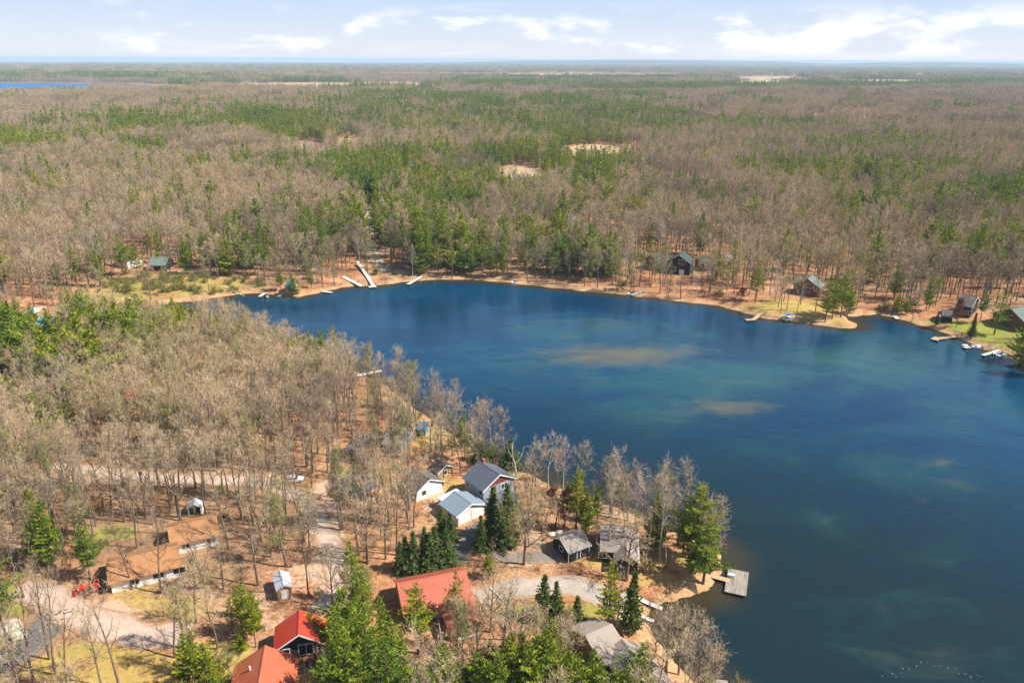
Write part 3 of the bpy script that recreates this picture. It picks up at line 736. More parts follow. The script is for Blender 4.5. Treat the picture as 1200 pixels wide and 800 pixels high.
# --- upper left of the near shore
house('white_roof_cabin', 'tiny cabin with a flat white roof behind a tall dark pine', 'cabin', (36, 361), (49, 361.5), 4.5, 3.6, 6.0, TANW, R_PALE, 'white roofed tiny cabin', clear=3, feats=[('window', 'v-', 0, 1, 1.4, 1.1)])
house('teal_roof_cabin', 'cabin with a pale teal roof between dark pines', 'cabin', (50, 369.5), (65, 371.5), 5.0, 3.0, 9.0, BROWNW, R_TEAL, 'pale teal cabin roof', clear=3, feats=[('window', 'v-', 0, 1, 1.4, 1.1)])
house('teal_roof_cabin', 'lower teal roofed cabin behind the round olive pine', 'cabin', (11, 405), (28, 401), 5.0, 3.0, 8.0, BROWNW, R_TEAL, 'lower teal cabin roof', clear=3, feats=[('window', 'v-', 0, 1, 1.4, 1.1)])
house('slate_cabin', 'small cabin with a blue slate roof lost among bare crowns', 'cabin', (121, 425), (133, 424), 4.5, 2.8, 6.5, BLUES, R_SLATE, 'blue slate cabin', clear=1.5, feats=[('window', 'v-', 0, 1, 1.4, 1.1)])
house('red_end_cabin', 'grey roofed hut with a red end wall in the bare woods', 'cabin', (146, 445), (156, 449), 4.2, 2.7, 6.0, R_ORANGE, R_SLATE, 'red ended hut', clear=1.5, feats=[('window', 'v-', 0, 1, 1.4, 1.1)])
# --- far shore
house('white_gable_house', 'grey roofed house with a bright white gable on the far left shore', 'house', (141, 296), (157, 299), 6.0, 3.2, 8.0, WHITE, R_DGREY, 'white gabled far house', clear=4, feats=[('window', 'u-', 0, 2, 2.0, 2.0), ('window', 'v-', 0, 1, 2, 1.4)])
house('low_green_house', 'low house with a grey green roof behind the marsh', 'house', (177, 301.5), (198, 301.5), 5.6, 2.9, 10.0, DARKW, R_GREYGREEN, 'low grey green house', clear=4, feats=[('window', 'v-', -3, 1, 2, 1.2), ('window', 'v-', 3, 1, 2, 1.2)])
house('hillside_cabin', 'brown cabin with a pale roof alone in far bare woods', 'cabin', (263, 284), (276, 285), 5.0, 3.0, 9.0, BROWNW, R_WEATH, 'lone brown far cabin', clear=4, feats=[('window', 'v-', 0, 1, 2, 1.2)])
house('teal_roof_hut', 'teal roofed hut at the tip of the small pine point', 'cabin', (336, 330), (347, 330), 4.2, 2.6, 5.0, PALES, R_TEAL, 'teal roofed hut', clear=2, feats=[('window', 'v-', 0, 1, 1.4, 1.1)])
house('dark_lake_house', 'large black lake house with green roof and pale porch', 'house', (801, 294.5), (796, 299), 9.5, 6.0, 11.0, DARKW, R_GREEN, 'large black lake house', trim=TRIM, clear=7,
      feats=[('window', 'u+', 1.5, 5.0, 3, 2.2), ('window', 'u+', -2.5, 1.5, 2, 1.8), ('window', 'v-', 0, 1.5, 2, 1.6), ('door', 'u+', 1.6, 0.1, 2.2, 2.2)])
house('green_roof_house', 'dark brown house with a green roof beside a pale green lawn', 'house', (763, 299.5), (778, 296), 7.0, 4.0, 9.0, DARKW, R_GREEN, 'green roofed brown house', clear=5, feats=[('window', 'v-', -2, 1.2, 2, 1.4), ('window', 'u-', 0, 1.2, 2, 1.4)])
house('red_wall_cabin', 'cabin with a dark green roof and reddish walls above the shore brush', 'cabin', (820, 302), (834, 300.5), 6.0, 3.4, 9.0, REDW, R_GREEN, 'reddish far cabin', clear=5, feats=[('window', 'v-', 0, 1.2, 2, 1.4), ('door', 'v-', 3, 0.1, 1, 2)])
house('pale_roof_cabin', 'pinkish pale roofed cabin behind thin far trunks', 'cabin', (849, 298.5), (859, 299), 5.0, 3.0, 7.0, PALES, seamed('pinkish_metal', (0.55, 0.42, 0.38), 'X', .5, .5), 'pinkish pale cabin', clear=4, feats=[('window', 'v-', 0, 1, 1.6, 1.2)])
house('shore_house', 'brown house with a grey green roof behind the bright shore pines', 'house', (952, 322), (946, 327), 7.5, 4.0, 11.0, BROWNW, R_GREYGREEN, 'brown house behind the shore pines', clear=7,
      feats=[('window', 'u+', 0, 1.4, 3, 2.0), ('window', 'v+', 0, 1.2, 2, 1.4), ('window', 'v-', 0, 1.2, 2, 1.4)])
house('black_house', 'black house with a white roof edge behind dark cedars', 'house', (1127, 345), (1146, 348), 7.5, 4.5, 11.0, DARKW, R_DGREY, 'black house behind the cedars', trim=TRIM, clear=5, feats=[('window', 'v-', -2, 1.2, 2, 1.4), ('window', 'v-', 2, 1.2, 2, 1.4)])
house('dark_shed', 'low dark shed with an open front at the edge of the lawn', 'shed', (1104, 363), (1117, 364), 4.0, 2.6, 6.0, DARKW, R_DGREY, 'low dark shed by the lawn', clear=3, feats=[('opening_shade', 'v-', 0, 0.1, 4, 2)])
house('grey_green_house', 'big house with a grey green roof above the bright lawn', 'house', (1184, 363), (1222, 357), 7.0, 3.4, 14.0, BROWNW, R_GREYGREEN, 'big grey green roof', clear=6, feats=[('window', 'v-', -4, 1, 2, 1.4), ('window', 'v-', 2, 1, 3, 1.4), ('door', 'v-', -1, 0.1, 1, 2)])
house('woods_cabin', 'brown cabin in the oak woods behind the middle far shore', 'cabin', (704, 284.5), (719, 283), 5.0, 3.0, 8.0, BROWNW, R_WEATH, 'brown cabin in the oaks', clear=4, feats=[('window', 'v-', 0, 1, 2, 1.2)])

# ------------------------------------------------------------------ docks and boats
DECKW = simple('weathered_deck', (0.32, 0.275, 0.225), 0.85, 0.5, 0.9, stretch=(4, 0.35, 1))
DECKT = simple('tan_deck', (0.50, 0.36, 0.20), 0.8, 0.25, 2.2, stretch=(5, 0.6, 1))
DECKP = simple('pale_deck', (0.62, 0.60, 0.56), 0.7, 0.15, 2.2, stretch=(5, 0.6, 1))

def deck_quad(root, a, b, w, z, mat_, name='deck', plank=0.16, along=False, rise=0.0):
    """planked deck from a to b (world xy, local to root with no yaw), width w"""
    d = Vector((b[0] - a[0], b[1] - a[1])); L = d.length; d.normalize(); s = Vector((-d.y, d.x))
    M = Matrix(((d.x, s.x, 0, a[0]), (d.y, s.y, 0, a[1]), (-rise / L, 0, 1, rise), (0, 0, 0, 1)))
    mb = MB(); k = 0
    if along:
        k = -w / 2
        while k < w / 2 - 0.02:
            mb.box(0, L, k, min(k + plank - 0.015, w / 2), z - 0.05 + 0.01 * random.random(), z + 0.012 * random.random(), 0, M); k += plank
    else:
        while k < L - 0.02:
            e = 0.02 * random.random()
            mb.box(k, min(k + plank - 0.015, L), -w / 2 - e, w / 2 + e, z - 0.05, z + 0.012 * random.random(), 0, M); k += plank
    o = build(name, mb, mat_, root)
    st = MB()
    for yy in (-w / 2 + 0.08, w / 2 - 0.08): st.box(0.05, L - 0.05, yy - 0.05, yy + 0.05, z - 0.28, z - 0.056, 0, M)
    build('stringer', st, BROWNW, o)
    return M, L

def dock(name, label, segs, mat_, z=0.55, posts=True, plank=0.16, group=None, along=False):
    """segs: list of (px a, px b, width): deck runs seen at those pixels"""
    W = [(G(a[0], a[1], .35 if a[2] == 1 else a[2]) if len(a) > 2 else W0(*a, z), W0(*b, z), w) for (a, b, w) in segs]
    c = W[0][0].copy(); c.z = 0
    root = thing(name, label, 'dock', (c.x, c.y, 0.0), 0, group)
    for i, (a, b, w) in enumerate(W):
        rise = a.z - b.z
        a = (a.x - c.x, a.y - c.y); b = (b.x - c.x, b.y - c.y)
        M, L = deck_quad(root, a, b, w, z - 0.012 * i, mat_, rise=rise, name= 'walkway' if w < 2.4 else 'platform', plank=plank, along=along)
        if posts:
            n = max(1, int(L / 3.0))
            for k in range(n + 1):
                for s in (-1, 1):
                    pb = MB(); p = M @ Vector((L * k / n * 0.98 + 0.05, s * (w / 2 + 0.1), 0))
                    pb.tube([(p.x, p.y, -2.0), (p.x, p.y, z + 0.25 + rise * (1 - k / n))], [0.06, 0.06], 6); build('post', pb, METAL, root)
    CLEAR.append((c.x, c.y, 3))
    return root

# the big square dock
dc = [W0(856.4, 666, .6), W0(880, 670.6, .6), W0(874.3, 698, .6), W0(849, 692.5, .6)]
ex = (dc[2] - dc[3]); YD = math.atan2(ex.y, ex.x)
rootd = thing('swim_dock', 'large square weathered plank dock off the pine point', 'dock', (dc[3].x, dc[3].y, 0), YD)
ex = (dc[2] - dc[3]); ey = (dc[0] - dc[3]); wX = ex.length; wY = ey.length; ex.normalize(); ey.normalize()
Md = Matrix.Identity(4); RD = Matrix.Rotation(-YD, 3, 'Z')
mb = MB(); k = 0
while k < wX - 0.05:
    mb.box(k, min(k + 0.18, wX), -0.04 * random.random(), wY + 0.04 * random.random(), .54, .6 + 0.015 * random.random(), 0, Md); k += 0.2
build('platform', mb, DECKW, rootd)
mb = MB()
for yy in np.linspace(0.1, wY - 0.1, 5): mb.box(0.05, wX - 0.05, yy - .06, yy + .06, .26, .536, 0, Md)
build('stringer', mb, BROWNW, rootd)
for i in range(5):
    fb = MB(); p = Md @ Vector((0.5 + i * (wX - 1.0) / 4, 0.5, 0))
    fb.tube([(p.x, p.y, -0.3), (p.x, p.y, 0.258)], [0.38, 0.38], 12); build('float', fb, BLACK, rootd)
for (fx, fy) in ((.04, .05), (.96, .05), (.04, .95), (.96, .95), (.04, .5), (.96, .5)):
    fb = MB(); p = Md @ Vector((fx * wX, fy * wY, 0)); fb.tube([(p.x, p.y, -2.2), (p.x, p.y, 0.53)], [0.07, 0.07], 7); build('post', fb, METAL, rootd)
a, b = W0(830, 673, .62), W0(855.5, 680, .62)
a, b = RD @ (a - dc[3]), RD @ (b - dc[3])
deck_quad(rootd, (a.x, a.y), (b.x, b.y), 1.3, 0.62, DECKT, 'gangway')
LANDMARKS.append(('big square dock', dc[3].x, dc[3].y))
pc = W0(857, 675.5, .63)
cr = thing('deck_box', 'pale blue and white box standing on the big square dock', 'box', (pc.x, pc.y, 0.63), math.atan2(ex.y, ex.x))
mb = MB(); mb.box(-.55, .55, -.35, .35, 0, .5); build('body', mb, simple('pale_blue_plastic', (0.50, 0.62, 0.70), 0.5, .08), cr)
mb = MB(); mb.box(-.58, .58, -.38, .38, .503, .62); build('lid', mb, WHITE, cr)
# foreground white planks by the small bay
dock('shore_dock', 'upper white plank jetty by the small bay', [((748, 701, 1), (776, 713), 1.0)], DECKP, 0.5)
dock('shore_dock', 'lower short white jetty below the upper one', [((752, 721, 1), (766, 727.5), 0.9)], DECKP, 0.5)
# far shore
dock('lake_dock', 'longest white dock standing out from the far bay', [((419, 306, 1.9), (438, 335.5), 1.5), ((432, 335.8), (441, 335.2), 2.6)], DECKP, 0.7)
dock('lake_dock', 'white dock with a bent end next to the longest dock', [((402, 324, 1), (424, 335), 2.0)], DECKP, 0.7)
dock('lake_dock', 'slanting pale dock alone on the grassy far bank', [((494, 324, 1), (478, 333), 1.8)], DECKP, 0.7)
dock('lake_dock', 'tiny white dock below the teal roofed hut', [((313, 341, 1), (304, 347.5), 1.5)], DECKP, 0.6)
dock('lake_dock', 'dark little dock below the pine point', [((334, 343, 1), (326, 347.5), 1.3)], DECKW, 0.6)
dock('lake_dock', 'flat white dock lying along the curved far beach', [((377, 341), (389, 342.5), 1.6)], DECKP, 0.6)
dock('lake_dock', 'tan L shaped dock near the sunlit yellow lawn', [((893, 366, 1), (884, 373.5), 1.8), ((885, 374), (874, 374.5), 2.0)], DECKT, 0.7)
dock('lake_dock', 'long tan dock reaching from the bright lawn', [((1126, 393.5, 1), (1098, 396.5), 2.0), ((1099, 395), (1095, 398), 2.6)], DECKT, 0.7)
dock('lake_dock', 'white dock beside the moored runabout under the lawn', [((1150, 404.5, 1), (1130, 407), 1.6)], DECKP, 0.7)
dock('lake_dock', 'grey forked dock farthest along the dark bank', [((1174, 409, 1), (1152, 416), 1.4), ((1163, 412), (1172, 417), 1.3)], DECKP, 0.7)
dock('lake_dock', 'pale dock poking from the trees on the near bank', [((418, 440, 1), (447, 434), 1.8)], DECKP, 0.7)
dock('lake_dock', 'short pale dock beside the red boat', [((754, 340.5, 1), (740, 345.5), 1.6)], DECKP, 0.6)
dock('lake_dock', 'short pale dock in the shaded inlet', [((1048, 370), (1052, 373.5), 1.6)], DECKP, 0.6)

HULLW = simple('white_hull', (0.80, 0.80, 0.79), 0.25, 0.04, 2, spec=0.5)
HULLR = simple('red_hull', (0.40, 0.05, 0.06), 0.3, 0.08, 2, spec=0.5)
HULLB = simple('blue_canvas', (0.10, 0.20, 0.38), 0.7, 0.1, 2)
def hull(name, L, W, H, m, parent, z=0.05):
    prof = [(-0.5, .82), (-0.25, .96), (0, 1.0), (0.2, .92), (0.35, .68), (0.45, .36), (0.5, .04)]
    vs = []; fs = []
    for (t, w) in prof:
        x = t * L; hw = w * W / 2; hh = H * (1 + 0.25 * max(0, t))
        vs += [(x, -hw, z + hh), (x, -hw * .7, z), (x, 0, z - .15), (x, hw * .7, z), (x, hw, z + hh), (x, hw * .8, z + hh * .97), (x, hw * .6, z + .25), (x, -hw * .6, z + .25), (x, -hw * .8, z + hh * .97)]
    for i in range(len(prof) - 1):
        for k in range(9):
            k2 = (k + 1) % 9
            fs.append((i * 9 + k, i * 9 + k2, (i + 1) * 9 + k2, (i + 1) * 9 + k))
    fs.append(tuple(range(9))); n = (len(prof) - 1) * 9; fs.append(tuple(n + i for i in reversed(range(9))))
    mb = MB(); mb.v = vs; mb.f = fs; mb.m = [0] * len(fs)
    return build(name, mb, m, parent)
def runabout(label, px, yaw, L=5.6, hm=HULLW, z=0.0):
    p = W0(*px, z)
    o = thing('motor_boat', label, 'boat', (p.x, p.y, z), yaw)
    hull('hull', L, L * .38, .75, hm, o)
    mb = MB()
    for xx in (-L * .2, L * .02): mb.box(xx - .25, xx + .25, -.65, .65, .32, .7); mb.box(xx - .3, xx - .18, -.65, .65, .703, 1.1)
    build('seat', mb, HULLB if hm is HULLW else WHITE, o)
    mb = MB(); mb.prism([(L * .12, .8), (L * .16, .8), (L * .10, 1.25), (L * .07, 1.25)], -.7, .7, axis='y'); build('windshield', mb, GLASS, o)
    mb = MB(); mb.box(-L * .5 - .45, -L * .5 - .02, -.25, .25, .35, 1.1); mb.box(-L * .5 - .3, -L * .5 - .12, -.08, .08, -.5, .347); build('outboard_motor', mb, BLACK, o)
    return o
def pontoon(label, px, yaw, L=7.5):
    p = W0(*px, 0)
    o = thing('pontoon_boat', label, 'boat', (p.x, p.y, 0), yaw)
    for s in (-1, 1):
        mb = MB(); mb.tube([(-L / 2, s * .95, .15), (L / 2 - .6, s * .95, .15), (L / 2, s * .95, .3)], [.32, .32, .08], 10); build('pontoon', mb, METAL, o)
    mb = MB(); mb.box(-L / 2 + .1, L / 2 - .3, -1.3, 1.3, .5, .58); build('deck', mb, DECKP, o)
    mb = MB()
    mb.box(-L / 2 + .2, L / 2 - .5, -1.28, -1.2, .583, 1.2); mb.box(-L / 2 + .2, L / 2 - .5, 1.2, 1.28, .583, 1.2); mb.box(L / 2 - .58, L / 2 - .5, -1.19, 1.19, .583, 1.2)
    build('fence_panel', mb, HULLW, o)
    mb = MB()
    for xx in (-L * .32, L * .2): mb.box(xx - .9, xx + .9, -1.15, -.55, .583, 1.0); mb.box(xx - .9, xx + .9, .55, 1.15, .583, 1.0)
    build('bench', mb, HULLW, o)
    mb = MB(); mb.prism([(-L * .35, 2.5), (-L * .3, 2.62), (L * .08, 2.62), (L * .13, 2.5), (L * .13, 2.46), (-L * .35, 2.46)], -1.3, 1.3, axis='y'); cn = build('canopy', mb, HULLB, o)
    mb = MB()
    for xx in (-L * .32, L * .1):
        for s in (-1, 1): mb.tube([(xx, s * 1.22, 1.2), (xx, s * 1.22, 2.46)], [.035, .035], 6)
    build('canopy_frame', mb, METAL, cn)
    return o
def lift(label, px, yaw):
    p = W0(*px, 0)
    o = thing('boat_lift', label, 'boat lift', (p.x, p.y, 0), yaw, 'boat lifts along the far shore')
    for xx in (-1.5, 1.5):
        for s in (-1.4, 1.4):
            mb = MB(); mb.tube([(xx, s, -1.5), (xx, s, 2.0)], [.08, .08], 6); build('post', mb, METAL, o)
    mb = MB()
    for s in (-1.4, 1.4): mb.box(-1.7, 1.7, s - .07, s + .07, 2.003, 2.12)
    for xx in (-1.5, 1.5): mb.box(xx - .07, xx + .07, -1.3, 1.3, .4, .52)
    build('frame', mb, METAL, o)
    return o
pontoon('white pontoon boat under a blue canvas top off the yellow lawn', (925, 374.5), R(35))
runabout('white motor boat moored at the short dock beside a red one', (741, 345.3), R(200))
runabout('dark red motor boat moored on the bare far beach', (751, 343), R(25), 5.5, HULLR)
runabout('small white boat pulled up on the middle far beach', (604, 331.5), R(215), 5.0)
runabout('white motor boat moored at the white dock under the bright lawn', (1138, 407.5), R(160), 6.5)
runabout('white motor boat at the forked dock near the frame edge', (1173, 416.5), R(20), 6.0)
runabout('white boat stowed by the shore trees on the near bank', (351, 409), R(70), 5.0)
runabout('small dark drifting boat off the pine point', (315, 349.3), R(10), 3.0, simple('dark_hull', (0.05, 0.05, 0.055), .4))
lift('empty grey boat lift beside the bent ended dock', (424, 333.5), R(20))
lift('empty grey boat lift just past the longest white dock', (449, 332), R(-10))
lift('empty grey boat lift nearest the slanting pale dock', (456, 331), R(30))
lift('empty grey boat lift beside the tan L shaped dock', (894, 369.5), R(-30))
lift('empty grey boat lift between the tan and white lawn docks', (1128, 402), R(15))
lift('empty grey boat lift below the bright lawn at the white dock', (1134, 399.5), R(15))
lift('empty grey boat lift at the root of the forked dock', (1165, 409.5), R(25))
# a white boat under the trees near the long red roof
p = G(550, 746)
o = thing('rowboat', 'white rowboat lying ashore under grey trees below the red roof', 'boat', (p.x, p.y, p.z + 0.15), R(25)); hull('hull', 4.6, 1.6, .6, HULLW, o)
mb = MB(); mb.box(-.9, -.6, -.6, .6, .42, .48); mb.box(.4, .7, -.6, .6, .42, .48); build('seat', mb, DECKT, o)
# white floats in a loose arc
FLO = [(1034, 791.5), (1046, 789), (1050, 792.5), (1056, 788), (1058, 783), (1065, 781.5), (1065, 784.5), (1074, 780), (1079, 775.5), (1087, 775.5), (1095, 779.5), (1102, 780), (1111, 782), (1120, 782), (1124, 788.5), (1130, 788.3), (1132, 789.5), (1137, 792), (1138, 794), (1145, 790), (1149, 792.5)]
proto_f = None
for i, q in enumerate(FLO):
    p = W0(*q, 0.0); s = random.uniform(.22, .5)
    if proto_f is None:
        proto_f = thing('float_buoy', 'small white float bobbing in the loose arc of white specks', 'float', (p.x, p.y, 0), 0, 'white floats in an arc on the dark water')
        mb = MB(); mb.tube([(-.22, 0, .04), (-.15, 0, .06), (.15, 0, .06), (.22, 0, .04)], [.04, .1, .1, .04], 8); bod = build('body', mb, WHITE, proto_f, True)
        mb = MB(); mb.tube([(0, 0, .155), (0, 0, .24)], [.025, .02], 6); ey_ = build('eyelet', mb, METAL, proto_f)
        o = proto_f
    else:
        o = proto_f.copy(); COL.objects.link(o)
        for ch in (bod, ey_):
            c = ch.copy(); COL.objects.link(c); c.parent = o
        o.location = (p.x, p.y, 0)
    o.rotation_euler = (0, 0, random.uniform(0, 3)); o.scale = (s, s, s)

# ------------------------------------------------------------------ vehicles
REDP = simple('red_paint', (0.62, 0.03, 0.02), 0.35, 0.1, 3, spec=0.5)
def wheel(parent, x, y, r, w, rim):
    t = MB(); n = 20
    prof = [(-w / 2, r * .62), (-w / 2, r * .95), (-w * .35, r), (w * .35, r), (w / 2, r * .95), (w / 2, r * .62)]
    for k in range(n):
        a0, a1 = 2 * math.pi * k / n, 2 * math.pi * (k + 1) / n
        for i in range(len(prof)):
            (y0, r0), (y1, r1) = prof[i], prof[(i + 1) % len(prof)]
            t.quad((x + r0 * math.cos(a0), y + y0, r + r0 * math.sin(a0)), (x + r1 * math.cos(a0), y + y1, r + r1 * math.sin(a0)), (x + r1 * math.cos(a1), y + y1, r + r1 * math.sin(a1)), (x + r0 * math.cos(a1), y + y0, r + r0 * math.sin(a1)))
    e = MB()
    wh = build('wheel', t, BLACK, parent, True)
    e.tube([(x, y - w * .4, r), (x, y + w * .4, r)], [r * .6, r * .6], 16); build('rim', e, rim, wh)
p = G(106, 692)
o = thing('tractor', 'red tractor with a front loader parked by the ranch carport', 'tractor', (p.x, p.y, p.z + .02), R(205))
LANDMARKS.append(('red tractor', p.x, p.y))
mb = MB(); mb.prism([(.2, .75), (2.0, .75), (2.05, 1.35), (1.7, 1.55), (.2, 1.6)], -.42, .42, axis='y'); build('hood', mb, REDP, o)
mb = MB(); mb.box(-1.3, .196, -.4, .4, .6, .95); build('chassis', mb, BLACK, o)
for s in (-1, 1):
    mb = MB(); mb.prism([(-1.75, 1.0), (-1.6, 1.65), (-1.0, 1.85), (-.4, 1.65), (-.25, 1.1), (-.4, 1.1), (-.55, 1.5), (-1.0, 1.68), (-1.5, 1.5), (-1.6, 1.0)], s * .72 - .24, s * .72 + .24, axis='y'); build('fender', mb, REDP, o)
    wheel(o, -1.0, s * .78, .8, .48, REDP); wheel(o, 1.45, s * .68, .48, .3, REDP)
mb = MB(); mb.box(-1.15, -.65, -.28, .28, 1.0, 1.15); mb.box(-1.2, -1.08, -.28, .28, 1.153, 1.6); build('seat', mb, BLACK, o)
mb = MB(); mb.tube([(.15, 0, 1.3), (-.2, 0, 1.62)], [.03, .03], 6); build('steering_column', mb, BLACK, o)
mb = MB()
for s in (-1, 1): mb.tube([(.1, s * .52, 1.45), (1.4, s * .52, 1.2), (2.5, s * .55, .55)], [.08, .09, .07], 6)
build('loader_arm', mb, REDP, o)
mb = MB(); mb.prism([(2.4, .1), (3.15, .1), (3.15, .2), (2.55, .3), (2.6, .8), (2.45, .8)], -.95, .95, axis='y'); build('bucket', mb, REDP, o)
mb = MB()
for s in (-1, 1): mb.tube([(-1.35, s * .5, 1.0), (-1.35, s * .5, 2.5)], [.04, .04], 6)
mb.box(-1.4, -1.3, -.5, .5, 2.503, 2.58); build('roll_bar', mb, BLACK, o)

def car(label, px, yaw, paint, nm='parked_car'):
    p = G(*px)
    o = thing(nm, label, 'car', (p.x, p.y, p.z + .02), yaw)
    mb = MB(); mb.prism([(-2.2, .3), (2.2, .3), (2.25, .65), (2.0, .85), (.9, .98), (-2.1, 1.0), (-2.25, .8)], -.88, .88, axis='y'); build('body', mb, paint, o)
    mb = MB(); mb.prism([(-2.0, 1.003), (.85, .99), (.3, 1.5), (-1.7, 1.52)], -.76, .76, axis='y'); c = build('cabin', mb, GLASS, o)
    mb = MB(); mb.prism([(-1.75, 1.525), (.33, 1.505), (.2, 1.58), (-1.6, 1.6)], -.78, .78, axis='y'); build('roof_panel', mb, paint, o)
    for xx in (-1.35, 1.4):
        for s in (-1, 1): wheel(o, xx, s * .82, .34, .24, METAL)
    for s in (-1, 1):
        mb = MB(); mb.box(2.12, 2.27, s * .62 - .16, s * .62 + .16, .62, .76); build('headlight', mb, TRIM, o)
        mb = MB(); mb.box(-2.28, -2.2, s * .62 - .14, s * .62 + .14, .72, .86); build('taillight', mb, REDP, o)
    CLEAR.append((p.x, p.y, 4))
    return o
car('silver white car parked under bare trees beside the dirt road', (345, 564), R(12), simple('silver_paint', (0.66, 0.67, 0.68), .3, .04, 2, spec=.5))
car('black car parked in front of the white walled house', (512, 570), R(60), simple('black_paint', (0.03, 0.03, 0.035), .3, .1, 2, spec=.5))

# stones and logs
STONE = simple('pale_stone', (0.50, 0.43, 0.34), .9, .25, 2, bump=.6)
def boulder(label, px, s, nm='boulder', group=None, seed=0):
    import bmesh
    p = G(*px)
    bm = bmesh.new(); bmesh.ops.create_icosphere(bm, subdivisions=3, radius=1)
    rng = np.random.RandomState(seed); k = rng.uniform(0, 6, 3)
    for v in bm.verts:
        c = v.co
        f = 1 + .16 * math.sin(c.x * 3 + k[0]) + .14 * math.sin(c.y * 4 + k[1] + c.x) + .1 * math.sin(c.z * 5 + k[2] + c.y * 2)
        v.co = Vector((c.x * f * 1.15, c.y * f, c.z * f * .7))
    me = bpy.data.meshes.new(nm); bm.to_mesh(me); bm.free(); me.materials.append(STONE)
    o = link(nm, me, None, (p.x, p.y, p.z + s * .25)); o.scale = (s, s, s); o.rotation_euler = (0, 0, seed)
    return tag(o, label, 'rock', group)
boulder('big pale boulder on the green lawn by the asphalt road', (12, 738), 2.0, seed=1)
boulder('lower pale rock against the big lawn boulder', (22, 745), 1.2, seed=2)
boulder('flat pale rock behind the weathered dark shed', (655, 625), .8, seed=3)
boulder('rounded pale rock uphill of the weathered shed', (647, 627), .7, seed=4)
boulder('smallest pale rock in the row behind the weathered shed', (661, 622), .55, seed=5)
def log(label, a, b, r, mat_=None):
    A, B = G(*a), G(*b)
    d = B - A
    mb = MB(); mb.tube([(0, 0, r * .7), tuple(d * .5 + Vector((0, .1, r * .7))), tuple(d + Vector((0, 0, r * .6)))], [r, r * .85, r * .55], 8)
    tag(build('fallen_log', mb, mat_ or DECKP, None, loc=A), label, 'log')
log('bleached fallen log reaching from the marsh edge to the water', (262, 337), (286, 347), .3)
log('pale fallen trunk lying on the near driveway lawn edge', (575, 690), (607, 722), .22)
log('bleached log on the sandy bank left of the marsh', (176, 331), (200, 328.5), .3)


# ------------------------------------------------------------------ tree materials
def hue_shift(nt, c, alts, spatial=0.012):
    """vary a colour per tree: by the tree's own random number and by where it stands (stands of one species)"""
    oi = N(nt, 'ShaderNodeObjectInfo')
    nz_ = noise(nt, oi.outputs['Location'], spatial, 2, 0.6)
    f = math_n(nt, 'ADD', math_n(nt, 'MULTIPLY', oi.outputs['Random'], 0.5), math_n(nt, 'MULTIPLY', math_n(nt, 'SUBTRACT', nz_, 0.5), 3.2))
    f = math_n(nt, 'ADD', f, 0.25, clamp=True)
    n = len(alts)
    return mixc(nt, 1.0, c, ramp(nt, f, [(i / (n - 1), a) for i, a in enumerate(alts)]), 'MULTIPLY')

def leafy(name, col, alts, trans=0.28):
    m, nt, b = new_mat(name)
    g = N(nt, 'ShaderNodeTexCoord')
    c = mixc(nt, noise(nt, g.outputs['Object'], 0.8, 3), tuple(q * .65 for q in col), tuple(min(1, q * 1.35) for q in col))
    c = hue_shift(nt, c, alts)
    nt.links.new(c, b.inputs['Base Color']); b.inputs['Roughness'].default_value = 0.75; b.inputs['Specular IOR Level'].default_value = 0.12
    tr = N(nt, 'ShaderNodeBsdfTranslucent'); nt.links.new(c, tr.inputs['Color'])
    mx = N(nt, 'ShaderNodeMixShader'); mx.inputs[0].default_value = trans
    nt.links.new(b.outputs[0], mx.inputs[1]); nt.links.new(tr.outputs[0], mx.inputs[2])
    out = nt.nodes['Material Output']; nt.links.new(mx.outputs[0], out.inputs['Surface'])
    return m
PINE_ALT = [(0.70, 0.85, 1.1), (0.95, 1.0, 1), (1.12, 1.05, 0.9), (1.35, 1.15, 0.9)]
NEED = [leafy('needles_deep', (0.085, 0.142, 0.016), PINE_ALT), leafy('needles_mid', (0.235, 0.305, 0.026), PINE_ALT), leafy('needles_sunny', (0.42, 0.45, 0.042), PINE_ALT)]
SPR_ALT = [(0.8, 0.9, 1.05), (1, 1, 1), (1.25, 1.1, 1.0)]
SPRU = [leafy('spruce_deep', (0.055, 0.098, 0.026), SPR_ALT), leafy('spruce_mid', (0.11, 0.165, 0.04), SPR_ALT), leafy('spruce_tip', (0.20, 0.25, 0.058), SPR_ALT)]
BUD = [leafy('buds_olive', (0.22, 0.215, 0.065), [(0.8, 1, 0.7), (1, 1, 1), (1.3, 1.05, .9)]), leafy('buds_green', (0.20, 0.25, 0.055), [(0.8, 1, 0.7), (1, 1, 1), (1.3, 1.05, .9)])]
RUST = [leafy('rust_leaves', (0.26, 0.10, 0.045), [(0.8, 0.8, 0.8), (1, 1, 1), (1.2, 1.1, 1)]), leafy('rust_leaves_dark', (0.17, 0.075, 0.05), [(0.8, 0.8, 0.8), (1, 1, 1), (1.2, 1.1, 1)])]
def barky(name, lo, hi, alts, scale=3):
    m, nt, b = new_mat(name)
    g = N(nt, 'ShaderNodeTexCoord')
    mp = N(nt, 'ShaderNodeMapping'); mp.inputs['Scale'].default_value = (1, 1, .3); nt.links.new(g.outputs['Object'], mp.inputs[0])
    c = ramp(nt, noise(nt, mp.outputs[0], scale, 4, .7), [(.35, lo), (.65, hi)])
    c = hue_shift(nt, c, alts)
    nt.links.new(c, b.inputs['Base Color']); b.inputs['Roughness'].default_value = .9; b.inputs['Specular IOR Level'].default_value = .1
    return m
BARK = barky('grey_bark', (0.10, 0.078, 0.06), (0.27, 0.215, 0.165), [(.8, .8, .8), (1, 1, 1), (1.25, 1.2, 1.15)])
PBARK = barky('pine_bark', (0.10, 0.065, 0.045), (0.22, 0.16, 0.12), [(.8, .8, .8), (1, 1, 1), (1.2, 1.2, 1.2)])
